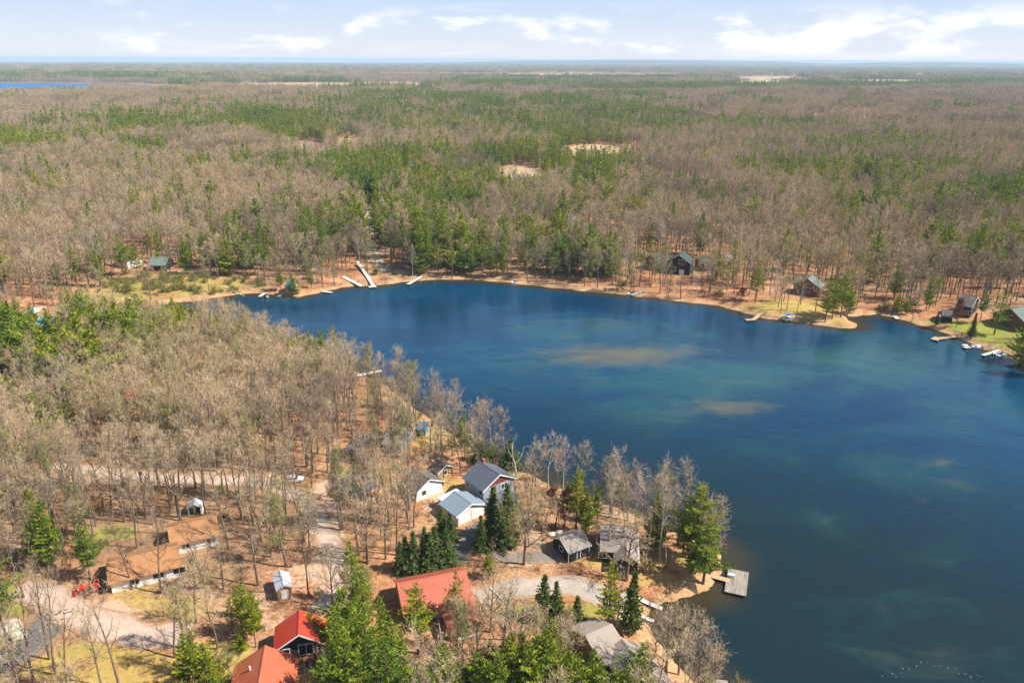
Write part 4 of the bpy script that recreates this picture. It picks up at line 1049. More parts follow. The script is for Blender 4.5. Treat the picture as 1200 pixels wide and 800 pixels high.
BBARK = barky('birch_bark', (0.26, 0.23, 0.2), (0.66, 0.62, 0.56), [(.9, .9, .9), (1, 1, 1)], 5)
TWIG = barky('bare_twigs', (0.30, 0.235, 0.16), (0.64, 0.515, 0.365), [(0.64, 0.58, 0.54), (0.82, 0.76, 0.70), (1.0, 0.97, 0.90), (1.2, 1.1, 0.95), (1.08, 1.0, 0.82), (0.92, .98, 0.70)], 1.2)
BTWIG = barky('birch_twigs', (0.38, 0.29, 0.24), (0.60, 0.49, 0.41), [(.9, .9, .9), (1.1, 1, 1)], 1.2)
SHRUBT = barky('brush_twigs', (0.20, 0.12, 0.085), (0.36, 0.23, 0.16), [(.7, .7, .7), (1, 1, 1), (1.2, 1.0, .85)], 2)

def rv(rng):
    z = rng.uniform(-1, 1); a = rng.uniform(0, 6.2832); s = math.sqrt(1 - z * z)
    return Vector((s * math.cos(a), s * math.sin(a), z))
def sliver(mb, p, d, L, w, rng, mi=0):
    s = d.cross(rv(rng)); s = s.normalized() * (w / 2) if s.length > 1e-4 else Vector((w / 2, 0, 0))
    mb.tri(p - s, p + s, p + d * L, mi)
def leaf_tri(mb, p, sz, rng, mi=0):
    a = rv(rng) * sz; b = rv(rng) * sz
    mb.tri(p, p + a, p + b, mi)

def bare(seed, H, n_limb=12, n_sub=7, n_tw=6, n_fine=2, tw=0.05, spread=.27, leaves=0, leaf_sz=.22, start=.36, fork=False, trunk_sides=7, rad=None):
    """a leafless deciduous tree: trunk mesh, crown mesh (limbs, branches, twigs; optional young leaves as 2nd material)"""
    rng = random.Random(seed)
    T, C = MB(), MB()
    r0 = rad or (0.0095 * H + 0.05)
    pts = [Vector((0, 0, -0.5))]; p = Vector((0, 0, 0)); d = Vector((rng.uniform(-.05, .05), rng.uniform(-.05, .05), 1)).normalized()
    nseg = 9
    for i in range(nseg):
        pts.append(p.copy()); p = p + d * (H * .97 / nseg); d = (d + rv(rng) * .09 + Vector((0, 0, .08))).normalized()
    pts.append(p.copy())
    rr = [r0 * 1.35, r0 * 1.15] + [r0 * (1 - i / (nseg)) ** .85 + .018 for i in range(1, nseg + 1)]
    T.tube(pts, rr[:len(pts)], trunk_sides)
    def at(t):
        f = t * nseg; i = min(int(f), nseg - 1); return pts[1 + i].lerp(pts[2 + i], f - i), (pts[2 + i] - pts[1 + i]).normalized(), r0 * (1 - t) ** .85 + .02
    tips = []
    az = rng.uniform(0, 6.28)
    for i in range(n_limb):
        t = start + (0.97 - start) * ((i + rng.uniform(0, .7)) / n_limb)
        p, ax, r = at(min(t, .97)); az += 2.4 + rng.uniform(-.5, .5)
        u = (t - start) / (1 - start)
        L = spread * H * (0.55 + .75 * math.sin(math.pi * min(1, .2 + u * .75))) * rng.uniform(.7, 1.15) * (1 - .35 * u)
        el = R(rng.uniform(30, 54) + 22 * u)
        d = Vector((math.cos(az) * math.cos(el), math.sin(az) * math.cos(el), math.sin(el)))
        lp = [p.copy()]; q = p.copy(); ns = 5
        for k in range(ns):
            q = q + d * (L / ns); lp.append(q.copy()); d = (d + Vector((0, 0, .17)) + rv(rng) * .24).normalized()
        lr = [max(.02, r * .62 * (1 - k / (ns + .6))) for k in range(ns + 1)]
        C.tube(lp, lr, 4, 3, cap=False)
        for j in range(n_sub):
            s = .2 + .8 * (j + rng.random()) / n_sub; f = min(s, .999) * ns; k = int(f)
            b = lp[k].lerp(lp[k + 1], f - k); ld = (lp[k + 1] - lp[k]).normalized()
            bd = (ld * .7 + rv(rng) * .85 + Vector((0, 0, .3))).normalized(); BL = L * .42 * (1.15 - .55 * s) * rng.uniform(.7, 1.25)
            m1 = b + bd * BL * .5; bd2 = (bd + rv(rng) * .3 + Vector((0, 0, .18))).normalized(); m2 = m1 + bd2 * BL * .5
            w = max(tw * 1.3, lr[k] * .8)
            sliver(C, b, (m1 - b) .normalized(), (m1 - b).length * 1.12, w, rng, 3); sliver(C, b.lerp(m1, .9), bd2, BL * .56, w * .7, rng)
            for q in range(n_tw):
                g = (q + rng.random()) / n_tw
                tp = b.lerp(m1, g * 2) if g < .5 else m1.lerp(m2, g * 2 - 1)
                td = (bd2 * .7 + rv(rng) * .7 + Vector((0, 0, .35))).normalized(); TL = rng.uniform(.55, 1.35) * (H / 18)
                sliver(C, tp, td, TL, tw, rng)
                for _ in range(n_fine):
                    e = tp + td * TL * rng.uniform(.3, .95); fd = (td * .6 + rv(rng)).normalized()
                    sliver(C, e, fd, TL * rng.uniform(.4, .75), tw * .8, rng); tips.append(e + fd * TL * .4)
                if not n_fine: tips.append(tp + td * TL)
    for _ in range(leaves):
        e = rng.choice(tips)
        leaf_tri(C, e + rv(rng) * .3, leaf_sz * rng.uniform(.6, 1.3), rng, 1 if rng.random() < .6 else 2)
    return T, C

def conifer(seed, H, rad, kind='pine', dens=1.0, size=1.0, start=None, sides=7):
    rng = random.Random(seed)
    T, C = MB(), MB()
    r0 = .011 * H + .06
    lean = Vector((rng.uniform(-.02, .02), rng.uniform(-.02, .02), 0))
    pts = [Vector((0, 0, -.5))] + [Vector((0, 0, H * k / 8)) + lean * H * (k / 8) ** 2 + rv(rng) * .06 for k in range(9)]
    T.tube(pts, [r0 * 1.2] + [r0 * (1 - k / 8) ** .9 + .02 for k in range(9)], sides)
    st = start if start is not None else {'pine': .26, 'spruce': .05, 'thuja': .03}[kind]
    step = {'pine': .056, 'spruce': .030, 'thuja': .028}[kind] / dens ** .5
    t = st; az = rng.uniform(0, 6)
    gap = rng.uniform(0, 6.28)
    while t < .985:
        u = (t - st) / (1 - st)
        if kind == 'pine': sh = (1 - u) ** .78 * (.5 + .5 * min(1, u / .16)) * 1.08; nb = rng.choice((4, 5, 5, 6))
        elif kind == 'spruce': sh = (1 - u) ** .92; nb = 7
        else: sh = (1 - u) ** .75 * .9; nb = 7
        if kind == 'pine': sh *= 1 + .3 * math.sin(t * 31 + seed) * (1 if u < .8 else .4)
        base = pts[1].lerp(pts[1], 0) + Vector((0, 0, t * H)) + lean * H * t * t
        for b in range(nb):
            az += 6.2832 / nb + rng.uniform(-.3, .3)
            L = rad * sh * (rng.uniform(.62, 1.16) if kind == 'pine' else rng.uniform(.5, 1.22))
            if kind == 'pine':
                L *= 1 + .22 * math.cos(az - gap)
                if rng.random() < .07: continue
            if L < .25: L = .25
            el0 = {'pine': R(4 + 50 * u ** 2.2), 'spruce': R(-14 + 45 * u ** 1.6), 'thuja': R(25 + 30 * u)}[kind] + rng.uniform(-.12, .12)
            d = Vector((math.cos(az) * math.cos(el0), math.sin(az) * math.cos(el0), math.sin(el0)))
            side = Vector((-math.sin(az), math.cos(az), 0))
            curve = {'pine': .22, 'spruce': .10, 'thuja': .3}[kind]
            if kind != 'thuja': sliver(C, base, d, L * .95, .10 + .006 * H * (1 - u), rng, 3)
            sp = {'pine': .52, 'spruce': .42, 'thuja': .42}[kind] * size / dens ** .5
            s0 = {'pine': .28, 'spruce': .18, 'thuja': .35}[kind]
            n = max(2, int(L * (1 - s0) / sp) + 1)
            shade_b = rng.random()
            for k in range(n):
                s = s0 + (1 - s0) * (k + rng.random() * .8) / n
                lat = L * (.34 * (1.15 - s)) if kind == 'pine' else L * (.30 * (1.15 - s))
                nl = 1 + int(lat * 2 / (sp * 1.15))
                for q in range(nl):
                    o = ((q + .5) / nl * 2 - 1) * lat + rng.uniform(-.12, .12)
                    c = base + d * (L * s - abs(o) * .25) + side * o + Vector((0, 0, curve * L * s * s * (1 if kind != 'spruce' else -.4) + rng.uniform(-.12, .12)))
                    v = rng.random() * .6 + shade_b * .4
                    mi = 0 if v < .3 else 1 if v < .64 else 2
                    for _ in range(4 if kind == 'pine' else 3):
                        fd = (d * .55 + side * (o / (lat + .01)) * .4 + rv(rng) * .75 + Vector((0, 0, .32 if kind == 'pine' else .05 if kind == 'spruce' else .5))).normalized()
                        ln = size * rng.uniform(.5, .85) * {'pine': 1.0, 'spruce': .78, 'thuja': .7}[kind]
                        sliver(C, c - fd * ln * .25, fd, ln, size * {'pine': .34, 'spruce': .32, 'thuja': .32}[kind], rng, mi)
        t += step * rng.uniform(.8, 1.2)
    # leading shoot
    tp = Vector((0, 0, H)) + lean * H
    for _ in range(6): sliver(C, tp - Vector((0, 0, .8)), (Vector((0, 0, 1)) + rv(rng) * .5).normalized(), .9 * size, .3 * size, rng, 1)
    return T, C

def shrub(seed, H, leaves, mi=True):
    rng = random.Random(seed); T, C = MB(), MB()
    T.tube([(0, 0, -.3), (0, 0, H * .3)], [.06, .03], 5)
    for i in range(16):
        d = (rv(rng) + Vector((0, 0, 1.1))).normalized(); L = H * rng.uniform(.5, .95)
        T_ = Vector((rng.uniform(-.25, .25), rng.uniform(-.25, .25), 0)); sliver(C, T_, d, L, .06, rng)
        for j in range(8):
            p = T_ + d * L * rng.uniform(.25, 1); e = (d * .6 + rv(rng)).normalized(); sliver(C, p, e, H * rng.uniform(.15, .35), .045, rng)
            for _ in range(leaves): leaf_tri(C, p + e * H * .2 * rng.random() + rv(rng) * .2, .24 * rng.uniform(.6, 1.2), rng, 1 if rng.random() < .6 else 2)
    return T, C

# prototypes: (kind -> list of (trunk mesh, crown mesh, nominal height))
PROTO = {}
def add_proto(kind, TC, mats_t, mats_c, H):
    T, C = TC
    PROTO.setdefault(kind, []).append((T.mesh(kind + '_trunk', mats_t, True), C.mesh(kind + '_crown', mats_c), H))
for i in range(7): add_proto('bare_tree', bare(100 + i, 18, n_limb=[11, 13, 10, 14, 12, 9, 12][i], spread=[.27, .30, .34, .26, .29, .36, .25][i], start=[.38, .34, .30, .44, .40, .28, .46][i], n_sub=8, n_tw=5, n_fine=2, tw=.048), [BARK], [TWIG, TWIG, TWIG, BARK], 18)
for i in range(3): add_proto('oak_tree', bare(140 + i, 15, n_limb=14, n_sub=9, n_tw=7, spread=.42, start=.24, tw=.062, rad=.3), [BARK], [TWIG, TWIG, TWIG, BARK], 15)
for i in range(4): add_proto('budding_tree', bare(200 + i, 16, n_limb=12, spread=.23, leaves=[900, 1500, 2200, 1300][i], start=.3), [BARK], [TWIG, BUD[0], BUD[1], BARK], 16)
for i in range(3): add_proto('birch_tree', bare(300 + i, 16, n_limb=10, n_sub=6, n_tw=5, spread=.22, start=.35, tw=.045, rad=.15), [BBARK], [BTWIG, BTWIG, BTWIG, BBARK], 16)
for i in range(2): add_proto('rust_leaf_tree', bare(320 + i, 11, n_limb=12, spread=.34, leaves=2600, start=.15, leaf_sz=.3), [BARK], [SHRUBT, RUST[0], RUST[1], BARK], 11)
add_proto('dead_tree', bare(351, 12, n_limb=7, n_sub=3, n_tw=2, n_fine=0, spread=.42, start=.3, tw=.07, rad=.24), [BBARK], [BBARK, BBARK, BBARK, BBARK], 12)
for i in range(5): add_proto('pine_tree', conifer(400 + i, 24, [5.6, 6.2, 5.0, 6.6, 5.8][i], 'pine', dens=1.25, size=.9, start=[.2, .28, .24, .18, .34][i]), [PBARK], NEED + [PBARK], 24)
for i in range(2): add_proto('sparse_pine_tree', conifer(450 + i, 20, [5.0, 4.6][i], 'pine', dens=.65, start=[.25, .4][i]), [PBARK], NEED + [PBARK], 20)
for i in range(3): add_proto('spruce_tree', conifer(500 + i, 13, [3.0, 3.4, 2.6][i], 'spruce'), [PBARK], SPRU + [PBARK], 13)
add_proto('cedar_tree', conifer(540, 12, 2.3, 'thuja'), [PBARK], SPRU + [PBARK], 12)
add_proto('shrub', shrub(600, 2.6, 3), [BARK], [SHRUBT, BUD[0], BUD[1]], 2.6); add_proto('shrub', shrub(601, 3.0, 5), [BARK], [SHRUBT, BUD[0], BUD[1]], 3.0)
add_proto('brush', shrub(610, 2.6, 0), [BARK], [SHRUBT], 2.6); add_proto('brush', shrub(611, 3.2, 1), [BARK], [SHRUBT, RUST[0], RUST[1]], 3.2)
# broad crowned lone oak pines in the foreground: pines with low skirts
for i in range(2): add_proto('bushy_pine_tree', conifer(470 + i, 18, [6.6, 5.8][i], 'pine', dens=1.25, start=[.06, .1][i]), [PBARK], NEED + [PBARK], 18)

# ------------------------------------------------------------------ where trees stand
TREES = []        # dict(kind, x, y, z, h, sx, rot, pi, label)
NICE = {'bare_tree': 'leafless grey tree', 'oak_tree': 'broad leafless oak', 'budding_tree': 'olive budding tree', 'birch_tree': 'pale trunked birch', 'rust_leaf_tree': 'rust leaved tree',
        'dead_tree': 'bleached dead tree', 'pine_tree': 'tall green pine', 'sparse_pine_tree': 'open crowned pine', 'spruce_tree': 'narrow dark spruce', 'cedar_tree': 'slim green cedar',
        'shrub': 'green yellow shrub', 'brush': 'brown leafless bush', 'bushy_pine_tree': 'bushy bright pine'}
rt = random.Random(11)
def put(kind, px, py, top=None, h=None, sx=1.0, label=None, pi=None):
    p = G(px, py)
    hh = h if h else top_height(p.x, p.y, p.z, top)
    TREES.append(dict(kind=kind, x=p.x, y=p.y, z=p.z, h=max(2.0, hh), sx=sx, rot=rt.uniform(0, 6.28), pi=pi if pi is not None else rt.randrange(len(PROTO[kind])), label=label, must=True))

P_, S_, B_, Q_ = 'pine_tree', 'spruce_tree', 'bare_tree', 'bushy_pine_tree'
put(P_, 814, 655, 564, sx=1.25, label='tallest pine on the point beside the big square dock', pi=1)
put(P_, 824, 683, 606, sx=1.4, label='shorter full pine at the shore end of the square dock gangway', pi=0)
put(P_, 800, 652, 588, sx=1.0); put(Q_, 768, 640, 572, sx=.8); put('bushy_pine_tree', 815, 672, 628, sx=1.1)
put(P_, 713, 737, 654, sx=.95, label='open crowned dark pine standing over the gravel driveway lawn', pi=0)
put(S_, 636, 727, 672, sx=1.4, label='taller pointed spruce on the lawn below the gravel driveway'); put(S_, 652, 727, 679, sx=1.25, label='slimmer pointed spruce beside the taller one on the lawn')
put(S_, 675, 735, 697, sx=1.7, label='short bushy spruce nearest the taupe roof on the lawn')
put('cedar_tree', 739, 738, 668, sx=1.35, label='tall olive cedar beside the open crowned dark pine')
put('dead_tree', 723, 735, 668, sx=.5, label='thin white leaning trunk between the dark pine and the cedar')
for (x, y, t, k, s) in [(490, 765, 682, P_, 1.2), (415, 706, 632, P_, 1.0), (428, 742, 662, Q_, 1.1), (398, 800, 706, P_, 1.1), (440, 815, 738, Q_, 1.2), (474, 815, 742, Q_, 1.1), (516, 812, 750, Q_, 1.1),
                        (394, 830, 748, P_, 1.0), (536, 732, 668, 'sparse_pine_tree', 1.0), (450, 770, 696, P_, 1.0), (405, 770, 690, Q_, 1.1), (425, 850, 760, Q_, 1.2), (385, 850, 765, Q_, 1.2), (500, 860, 775, Q_, 1.1), (462, 795, 722, P_, 1.1),
                        (572, 676, 646, Q_, 1.0), (410, 840, 735, P_, 1.1), (458, 850, 745, P_, 1.1), (530, 835, 765, Q_, 1.1), (432, 795, 705, P_, 1.0), (620, 830, 752, Q_, 1.1), (585, 840, 770, Q_, 1.1), (610, 800, 738, P_, .95), (634, 805, 745, Q_, .9), (672, 845, 772, Q_, 1.0), (700, 850, 780, Q_, 1.0), (575, 790, 748, Q_, .9), (230, 790, 735, Q_, .8), (300, 758, 702, P_, .9), (665, 830, 762, Q_, 1.0), (650, 760, 722, Q_, .9), (545, 745, 705, Q_, .8), (560, 815, 762, Q_, 1.2), (600, 815, 742, Q_, 1.1), (640, 820, 735, Q_, 1.0), (655, 790, 745, Q_, .9), (693, 830, 757, Q_, 1.0), (752, 820, 750, P_, 1.15), (735, 850, 778, Q_, 1.0),
                        (50, 652, 571, P_, .85), (62, 664, 588, Q_, .9), (106, 678, 613, P_, 1.15), (290, 748, 682, P_, .9), (279, 722, 684, P_, .9), (300, 738, 690, Q_, .8), (273, 742, 700, 'sparse_pine_tree', 1.0), (285, 760, 735, Q_, 1.1),
                        (226, 812, 742, Q_, .9), (246, 820, 752, Q_, .9), (675, 622, 546, P_, .9), (700, 612, 566, P_, .9), (686, 625, 575, Q_, .9), (578, 547, 514, Q_, .8), (545, 540, 480, P_, .8), (530, 535, 490, 'sparse_pine_tree', .9),
                        (28, 402, 352, P_, 1.1), (85, 388, 352, P_, 1.1), (70, 400, 372, Q_, 1.1), (137, 410, 374, Q_, 1.2), (62, 425, 388, P_, 1.2), (30, 455, 410, Q_, 1.3), (180, 418, 384, P_, 1.2), (255, 428, 396, Q_, 1.1), (210, 402, 364, P_, 1.0),
                        (365, 436, 386, P_, .9), (378, 428, 382, P_, 1.0), (394, 432, 380, P_, .9), (341, 430, 400, 'sparse_pine_tree', 1), (145, 492, 456, Q_, 1.1), (74, 502, 464, Q_, 1.0), (50, 405, 378, Q_, 1.1), (105, 398, 366, Q_, 1.1), (10, 430, 390, P_, 1.1),
                        (15, 385, 355, 'sparse_pine_tree', 1.1), (160, 402, 376, 'sparse_pine_tree', 1.2), (225, 415, 384, 'sparse_pine_tree', 1.1), (345, 545, 500, 'sparse_pine_tree', 1.0), (115, 470, 440, 'sparse_pine_tree', 1.1), (430, 430, 412, Q_, .8),
                        (90, 335, 284, P_, 1.1), (146, 311, 284, Q_, 1.0), (158, 314, 288, 'sparse_pine_tree', 1.1), (186, 314, 292, Q_, .9), (40, 384, 354, Q_, .9), (58, 388, 360, Q_, .9), (18, 418, 388, Q_, .9), (118, 336, 290, P_, 1.0), (68, 333, 305, Q_, 1.0), (330, 343, 312, P_, 1.0), (344, 344, 320, Q_, 1.2), (365, 338, 312, P_, .9), (575, 327, 286, P_, 1.0), (540, 325, 278, P_, 1.0), (530, 327, 290, 'sparse_pine_tree', 1.0),
                        (500, 318, 242, P_, 1.0), (520, 312, 240, P_, 1.0), (488, 312, 238, P_, .9), (512, 305, 232, P_, 1.0), (462, 302, 232, P_, .9), (440, 288, 232, P_, .9), (565, 320, 280, 'sparse_pine_tree', 1), (412, 300, 262, P_, .9), (555, 255, 222, P_, 1.0), (580, 258, 224, P_, 1.0),
                        (885, 352, 303, P_, 1.0), (985, 372, 316, P_, 1.1), (967, 377, 318, P_, .9), (975, 374, 322, P_, .9), (946, 322, 280, 'sparse_pine_tree', .9), (993, 370, 334, Q_, .9), (1085, 364, 322, P_, .9), (1096, 358, 318, 'sparse_pine_tree', 1), (1148, 378, 336, P_, .8), (1165, 392, 336, 'sparse_pine_tree', 1.1),
                        (1180, 338, 296, P_, 1.0), (1196, 425, 378, Q_, 1.2), (1070, 300, 270, P_, 1), (1022, 305, 278, P_, 1), (767, 330, 300, 'sparse_pine_tree', .9), (746, 322, 288, 'sparse_pine_tree', .9), (1050, 366, 345, Q_, 1.0), (1062, 368, 352, Q_, 1.0), (1210, 440, 385, P_, 1.2), (1128, 398, 0, None, 0)]:
    if k:
        if y > 700 and x < 560 and k == Q_ and rt.random() < .6: k = P_
        put(k, x, y, t, sx=s * ((.98 if x < 560 else 1.05) if y > 700 and k in (P_, Q_) else 1.0))
put('cedar_tree', 1138, 396, 366, sx=1.2, label='dark upright cedar at the waterside edge of the bright lawn'); put('cedar_tree', 1097, 381, 364, sx=1.2, label='small dark cedar by the shore left of the bright lawn')
for (x, y, t, s) in [(476, 669, 620, .95), (487, 670, 623, .9), (499, 666, 612, .95), (511, 664, 612, .9), (523, 663, 618, .95), (505, 668, 622, .9), (518, 631, 592, .8), (529, 634, 598, .8), (469, 671, 632, .8), (597, 549, 506, 1.05), (562, 540, 512, 1.0), (577, 628, 567, .9), (594, 632, 560, .9), (565, 645, 603, .9), (586, 640, 590, .9)]:
    put(S_, x, y, t + rt.uniform(-4, 8), sx=s * rt.uniform(1.15, 1.85))
put('oak_tree', 614, 661, 578, sx=.95, label='broad leafless oak alone by the grey packed track', pi=0)
put('dead_tree', 605, 560, 516, sx=1.3, label='bleached forked dead tree on the bank behind the grey house', pi=0)
put('birch_tree', 642, 572, 508, sx=1.2); put('birch_tree', 660, 576, 512, sx=1.1); put(B_, 678, 583, 520, sx=1.0); put('oak_tree', 654, 570, 530, sx=.8)
put('rust_leaf_tree', 661, 619, 576, sx=1.1, label='rust leaved tree beside the dark pines uphill of the weathered shed'); put('rust_leaf_tree', 645, 603, 572, sx=1.0)
put('rust_leaf_tree', 1121, 383, 352, sx=1.0, label='reddish brown tree on the bright lawn before the black house'); put('rust_leaf_tree', 868, 352, 338, sx=1.6)
for (x, y, t, k, s) in [(713, 652, 530, 'birch_tree', .85), (729, 646, 560, B_, 1.0), (741, 652, 556, 'birch_tree', .9), (759, 652, 553, B_, 1.0), (773, 655, 557, 'birch_tree', .9), (715, 602, 536, B_, 1.1), (735, 610, 548, B_, 1.1), (752, 615, 558, B_, 1.1), (780, 628, 560, B_, 1.0), (795, 640, 575, B_, 1.0),
                        (700, 598, 540, B_, 1.0), (832, 672, 600, B_, .9), (838, 668, 625, B_, 1.0), (725, 604, 548, 'budding_tree', 1), (775, 640, 555, 'budding_tree', 1.0),
                        (780, 800, 716, 'oak_tree', .95), (806, 806, 740, 'birch_tree', .9), (825, 815, 752, 'birch_tree', 1.0), (795, 790, 728, 'oak_tree', .9), (768, 770, 722, 'oak_tree', .8), (815, 830, 738, 'oak_tree', .9), (830, 835, 765, 'oak_tree', .8),
                        (575, 740, 668, 'oak_tree', .9), (590, 770, 690, 'oak_tree', .9), (560, 780, 700, 'oak_tree', .85), (610, 790, 712, 'oak_tree', .9), (545, 795, 720, 'budding_tree', 1.0), (535, 770, 712, B_, 1.1), (630, 775, 712, 'budding_tree', 1.0), (660, 775, 712, 'budding_tree', 1.0), (600, 750, 690, B_, 1.1), (675, 800, 725, B_, 1.1), (580, 800, 715, B_, 1.2), (640, 800, 722, B_, 1.1),
                        (390, 712, 650, 'oak_tree', 1.0), (405, 720, 665, 'budding_tree', 1.1), (430, 720, 668, 'budding_tree', 1.1), (65, 790, 680, B_, .9), (82, 815, 708, B_, .8), (140, 806, 690, B_, .85), (122, 815, 718, B_, .8), (58, 772, 660, B_, .8), (28, 700, 610, B_, .9), (10, 700, 620, B_, .9), (40, 800, 690, B_, .9),
                        (15, 780, 665, B_, 1.0), (215, 760, 690, 'budding_tree', 1.1), (225, 790, 710, 'budding_tree', 1.0), (205, 770, 692, B_, 1.0), (190, 695, 610, B_, 1.0), (230, 730, 665, B_, 1.0), (255, 760, 690, B_, 1.0), (155, 690, 600, B_, .8), (240, 690, 618, B_, .9), (262, 690, 625, B_, .9),
                        (10, 660, 590, 'oak_tree', 1), (385, 820, 765, 'oak_tree', .8), (362, 822, 782, 'oak_tree', .7), (270, 810, 755, 'budding_tree', 1.0), (465, 650, 560, B_, 1.0), (452, 655, 575, B_, .9), (420, 650, 565, B_, 1.0), (540, 555, 500, B_, 1.0), (520, 560, 490, B_, 1.0), (553, 530, 470, B_, 1.1),
                        (575, 530, 470, 'birch_tree', 1.1), (590, 536, 482, B_, 1.0), (620, 640, 600, 'budding_tree', 1.1), (610, 622, 580, 'budding_tree', 1.1), (635, 625, 585, B_, 1.2), (600, 645, 600, 'budding_tree', 1.1), (650, 620, 590, B_, 1.2), (630, 610, 578, 'oak_tree', 1.0), (478, 545, 470, B_, 1.0), (470, 525, 470, 'oak_tree', 1.0),
                        (933, 372, 330, B_, .8), (912, 360, 325, B_, .9), (922, 363, 318, B_, .8), (908, 352, 325, B_, 1), (1068, 378, 340, B_, .8), (700, 340, 290, B_, 1), (685, 338, 285, B_, 1), (735, 336, 288, 'birch_tree', 1), (815, 350, 312, 'birch_tree', 1), (830, 348, 300, B_, 1.0), (860, 344, 295, B_, 1), (722, 330, 285, B_, 1)]:
    put(k, x, y, t, sx=s)
for i in range(96):
    if i >= 64: x, y = rt.choice([(rt.uniform(60, 300), rt.uniform(572, 592)), (rt.uniform(430, 520), rt.uniform(478, 520)), (rt.uniform(300, 400), rt.uniform(575, 640))])
    elif i < 30: x, y = rt.uniform(392, 488), rt.uniform(558, 628)
    elif i < 44: x, y = rt.uniform(405, 500), rt.uniform(508, 548)
    elif i < 58: x, y = rt.uniform(255, 385), rt.uniform(590, 655)
    else: x, y = rt.uniform(440, 520), rt.uniform(470, 500)
    p = G(x, y)
    if any((p.x - a) ** 2 + (p.y - b) ** 2 < (c - .6) ** 2 for a, b, c in CLEAR) or shore_dist(np.array([p.x]), np.array([p.y]))[0] < 3: continue
    put(B_ if rt.random() < .8 else 'budding_tree', x, y, y - rt.uniform(62, 90) * (.8 if y < 550 else 1), sx=rt.uniform(.75, 1.05))
for i in range(92):       # shrubs of the marsh on the far left and along the far bank
    if i < 66: x, y = rt.uniform(115, 315), rt.uniform(322, 344)
    else: x, y = rt.choice([(rt.uniform(410, 520), rt.uniform(305, 322)), (rt.uniform(820, 890), rt.uniform(345, 356)), (rt.uniform(640, 740), rt.uniform(328, 339)), (rt.uniform(1030, 1080), rt.uniform(355, 366))])
    p = G(x, y)
    if h1(p.x, p.y) > .5: put('shrub' if i < 68 or rt.random() < .4 else 'brush', x, y, h=rt.uniform(2.2, 5.0), sx=rt.uniform(1.0, 1.4))
for (x, y, h_) in [(690, 655, 2.4), (762, 706, 2.2), (770, 722, 3), (780, 735, 3), (600, 575, 2.6), (620, 580, 3), (640, 590, 3), (555, 650, 2.4), (505, 590, 2.2), (100, 700, 2.2), (120, 705, 2.0), (95, 745, 3), (240, 740, 3), (255, 775, 3), (700, 790, 3), (40, 715, 2.0), (520, 760, 3), (500, 750, 3), (850, 354, 4), (862, 358, 4), (880, 362, 3.5)]:
    put('brush', x, y, h=h_, sx=1.3)

# regional mix of species for the woods, set out by place
GREEN = [(60, 158, 95, 13, .95), (10, 172, 70, 12, .9), (205, 150, 80, 9, .75), (300, 148, 70, 12, .9), (375, 152, 35, 14, .75), (345, 165, 40, 7, .6), (170, 181, 30, 5, .8), (500, 190, 60, 10, .9), (560, 205, 110, 16, .97), (640, 226, 75, 13, .97), (690, 196, 55, 14, .9), (620, 183, 60, 6, .8),
         (590, 190, 50, 10, .9), (500, 128, 120, 11, .6), (470, 120, 60, 8, .6), (700, 124, 90, 10, .65), (430, 140, 60, 10, .5), (560, 150, 140, 12, .5), (660, 155, 90, 18, .6), (760, 150, 60, 12, .5), (410, 208, 38, 16, .8), (330, 206, 46, 12, .6), (430, 222, 40, 18, .7), (520, 245, 40, 22, .7), (900, 152, 90, 7, .5),
         (880, 180, 50, 6, .6), (935, 208, 75, 10, .6), (1030, 178, 90, 10, .4), (1010, 212, 110, 14, .4), (1100, 218, 60, 12, .5), (1180, 240, 40, 24, .6), (1050, 250, 120, 22, .32), (480, 260, 40, 30, .5), (550, 300, 40, 24, .55), (800, 105, 110, 4, .75), (1000, 102, 90, 3.5, .7), (1120, 97, 80, 4, .6), (620, 100, 90, 4, .55), (300, 96, 120, 3, .6), (100, 91, 140, 3.5, .6),
         (500, 105, 120, 3, .4), (1100, 88, 160, 3, .6), (700, 92, 150, 3, .5), (270, 200, 60, 10, .3), (120, 215, 80, 18, .22), (230, 260, 120, 22, .12), (640, 300, 80, 22, .25), (1150, 300, 60, 24, .4), (830, 250, 160, 26, .10), (110, 396, 130, 40, .62), (210, 395, 50, 22, .5), (40, 450, 70, 45, .45), (330, 420, 70, 20, .45), (150, 480, 90, 30, .2), (460, 500, 50, 40, .12), (215, 312, 110, 14, .32), (430, 285, 80, 40, .4), (580, 310, 120, 18, .35), (980, 350, 60, 18, .3)]
def green_p(px, py):
    out = np.full(px.shape, 0.045)
    for (cx, cy, rx, ry, s) in GREEN:
        e = ((px - cx) / rx) ** 2 + ((py - cy) / ry) ** 2
        out = np.maximum(out, s * np.clip(1.7 - e, 0, 1))
    return out
# views kept open: random crowns may not stand before these
OPEN = [(455, 655, 556, 700), (316, 712, 380, 772), (283, 752, 345, 800), (122, 640, 216, 690), (216, 582, 242, 602), (316, 662, 346, 700), (86, 680, 124, 706), (544, 540, 600, 580), (518, 574, 566, 612), (648, 616, 696, 650), (684, 728, 736, 775), (590, 675, 712, 706), (70, 700, 205, 752), (490, 548, 520, 572),
        (320, 686, 380, 716), (560, 608, 572, 640), (745, 690, 800, 740), (130, 615, 160, 640), (792, 294, 806, 312), (895, 350, 960, 378), (1095, 370, 1190, 405), (1186, 356, 1200, 376), (400, 305, 460, 336),
        (34, 358, 50, 366), (420, 433, 450, 442), (1096, 362, 1118, 372), (1120, 340, 1146, 352)]
OPEN = np.array(OPEN, float)
THIN = np.array([(190, 606, 258, 634), (423, 502, 444, 520), (404, 548, 442, 570), (380, 630, 410, 690), (345, 560, 352, 570), (335, 558, 357, 572), (600, 640, 700, 675), (700, 650, 800, 700), (150, 755, 205, 800), (20, 700, 45, 760), (460, 494, 486, 506)], float)

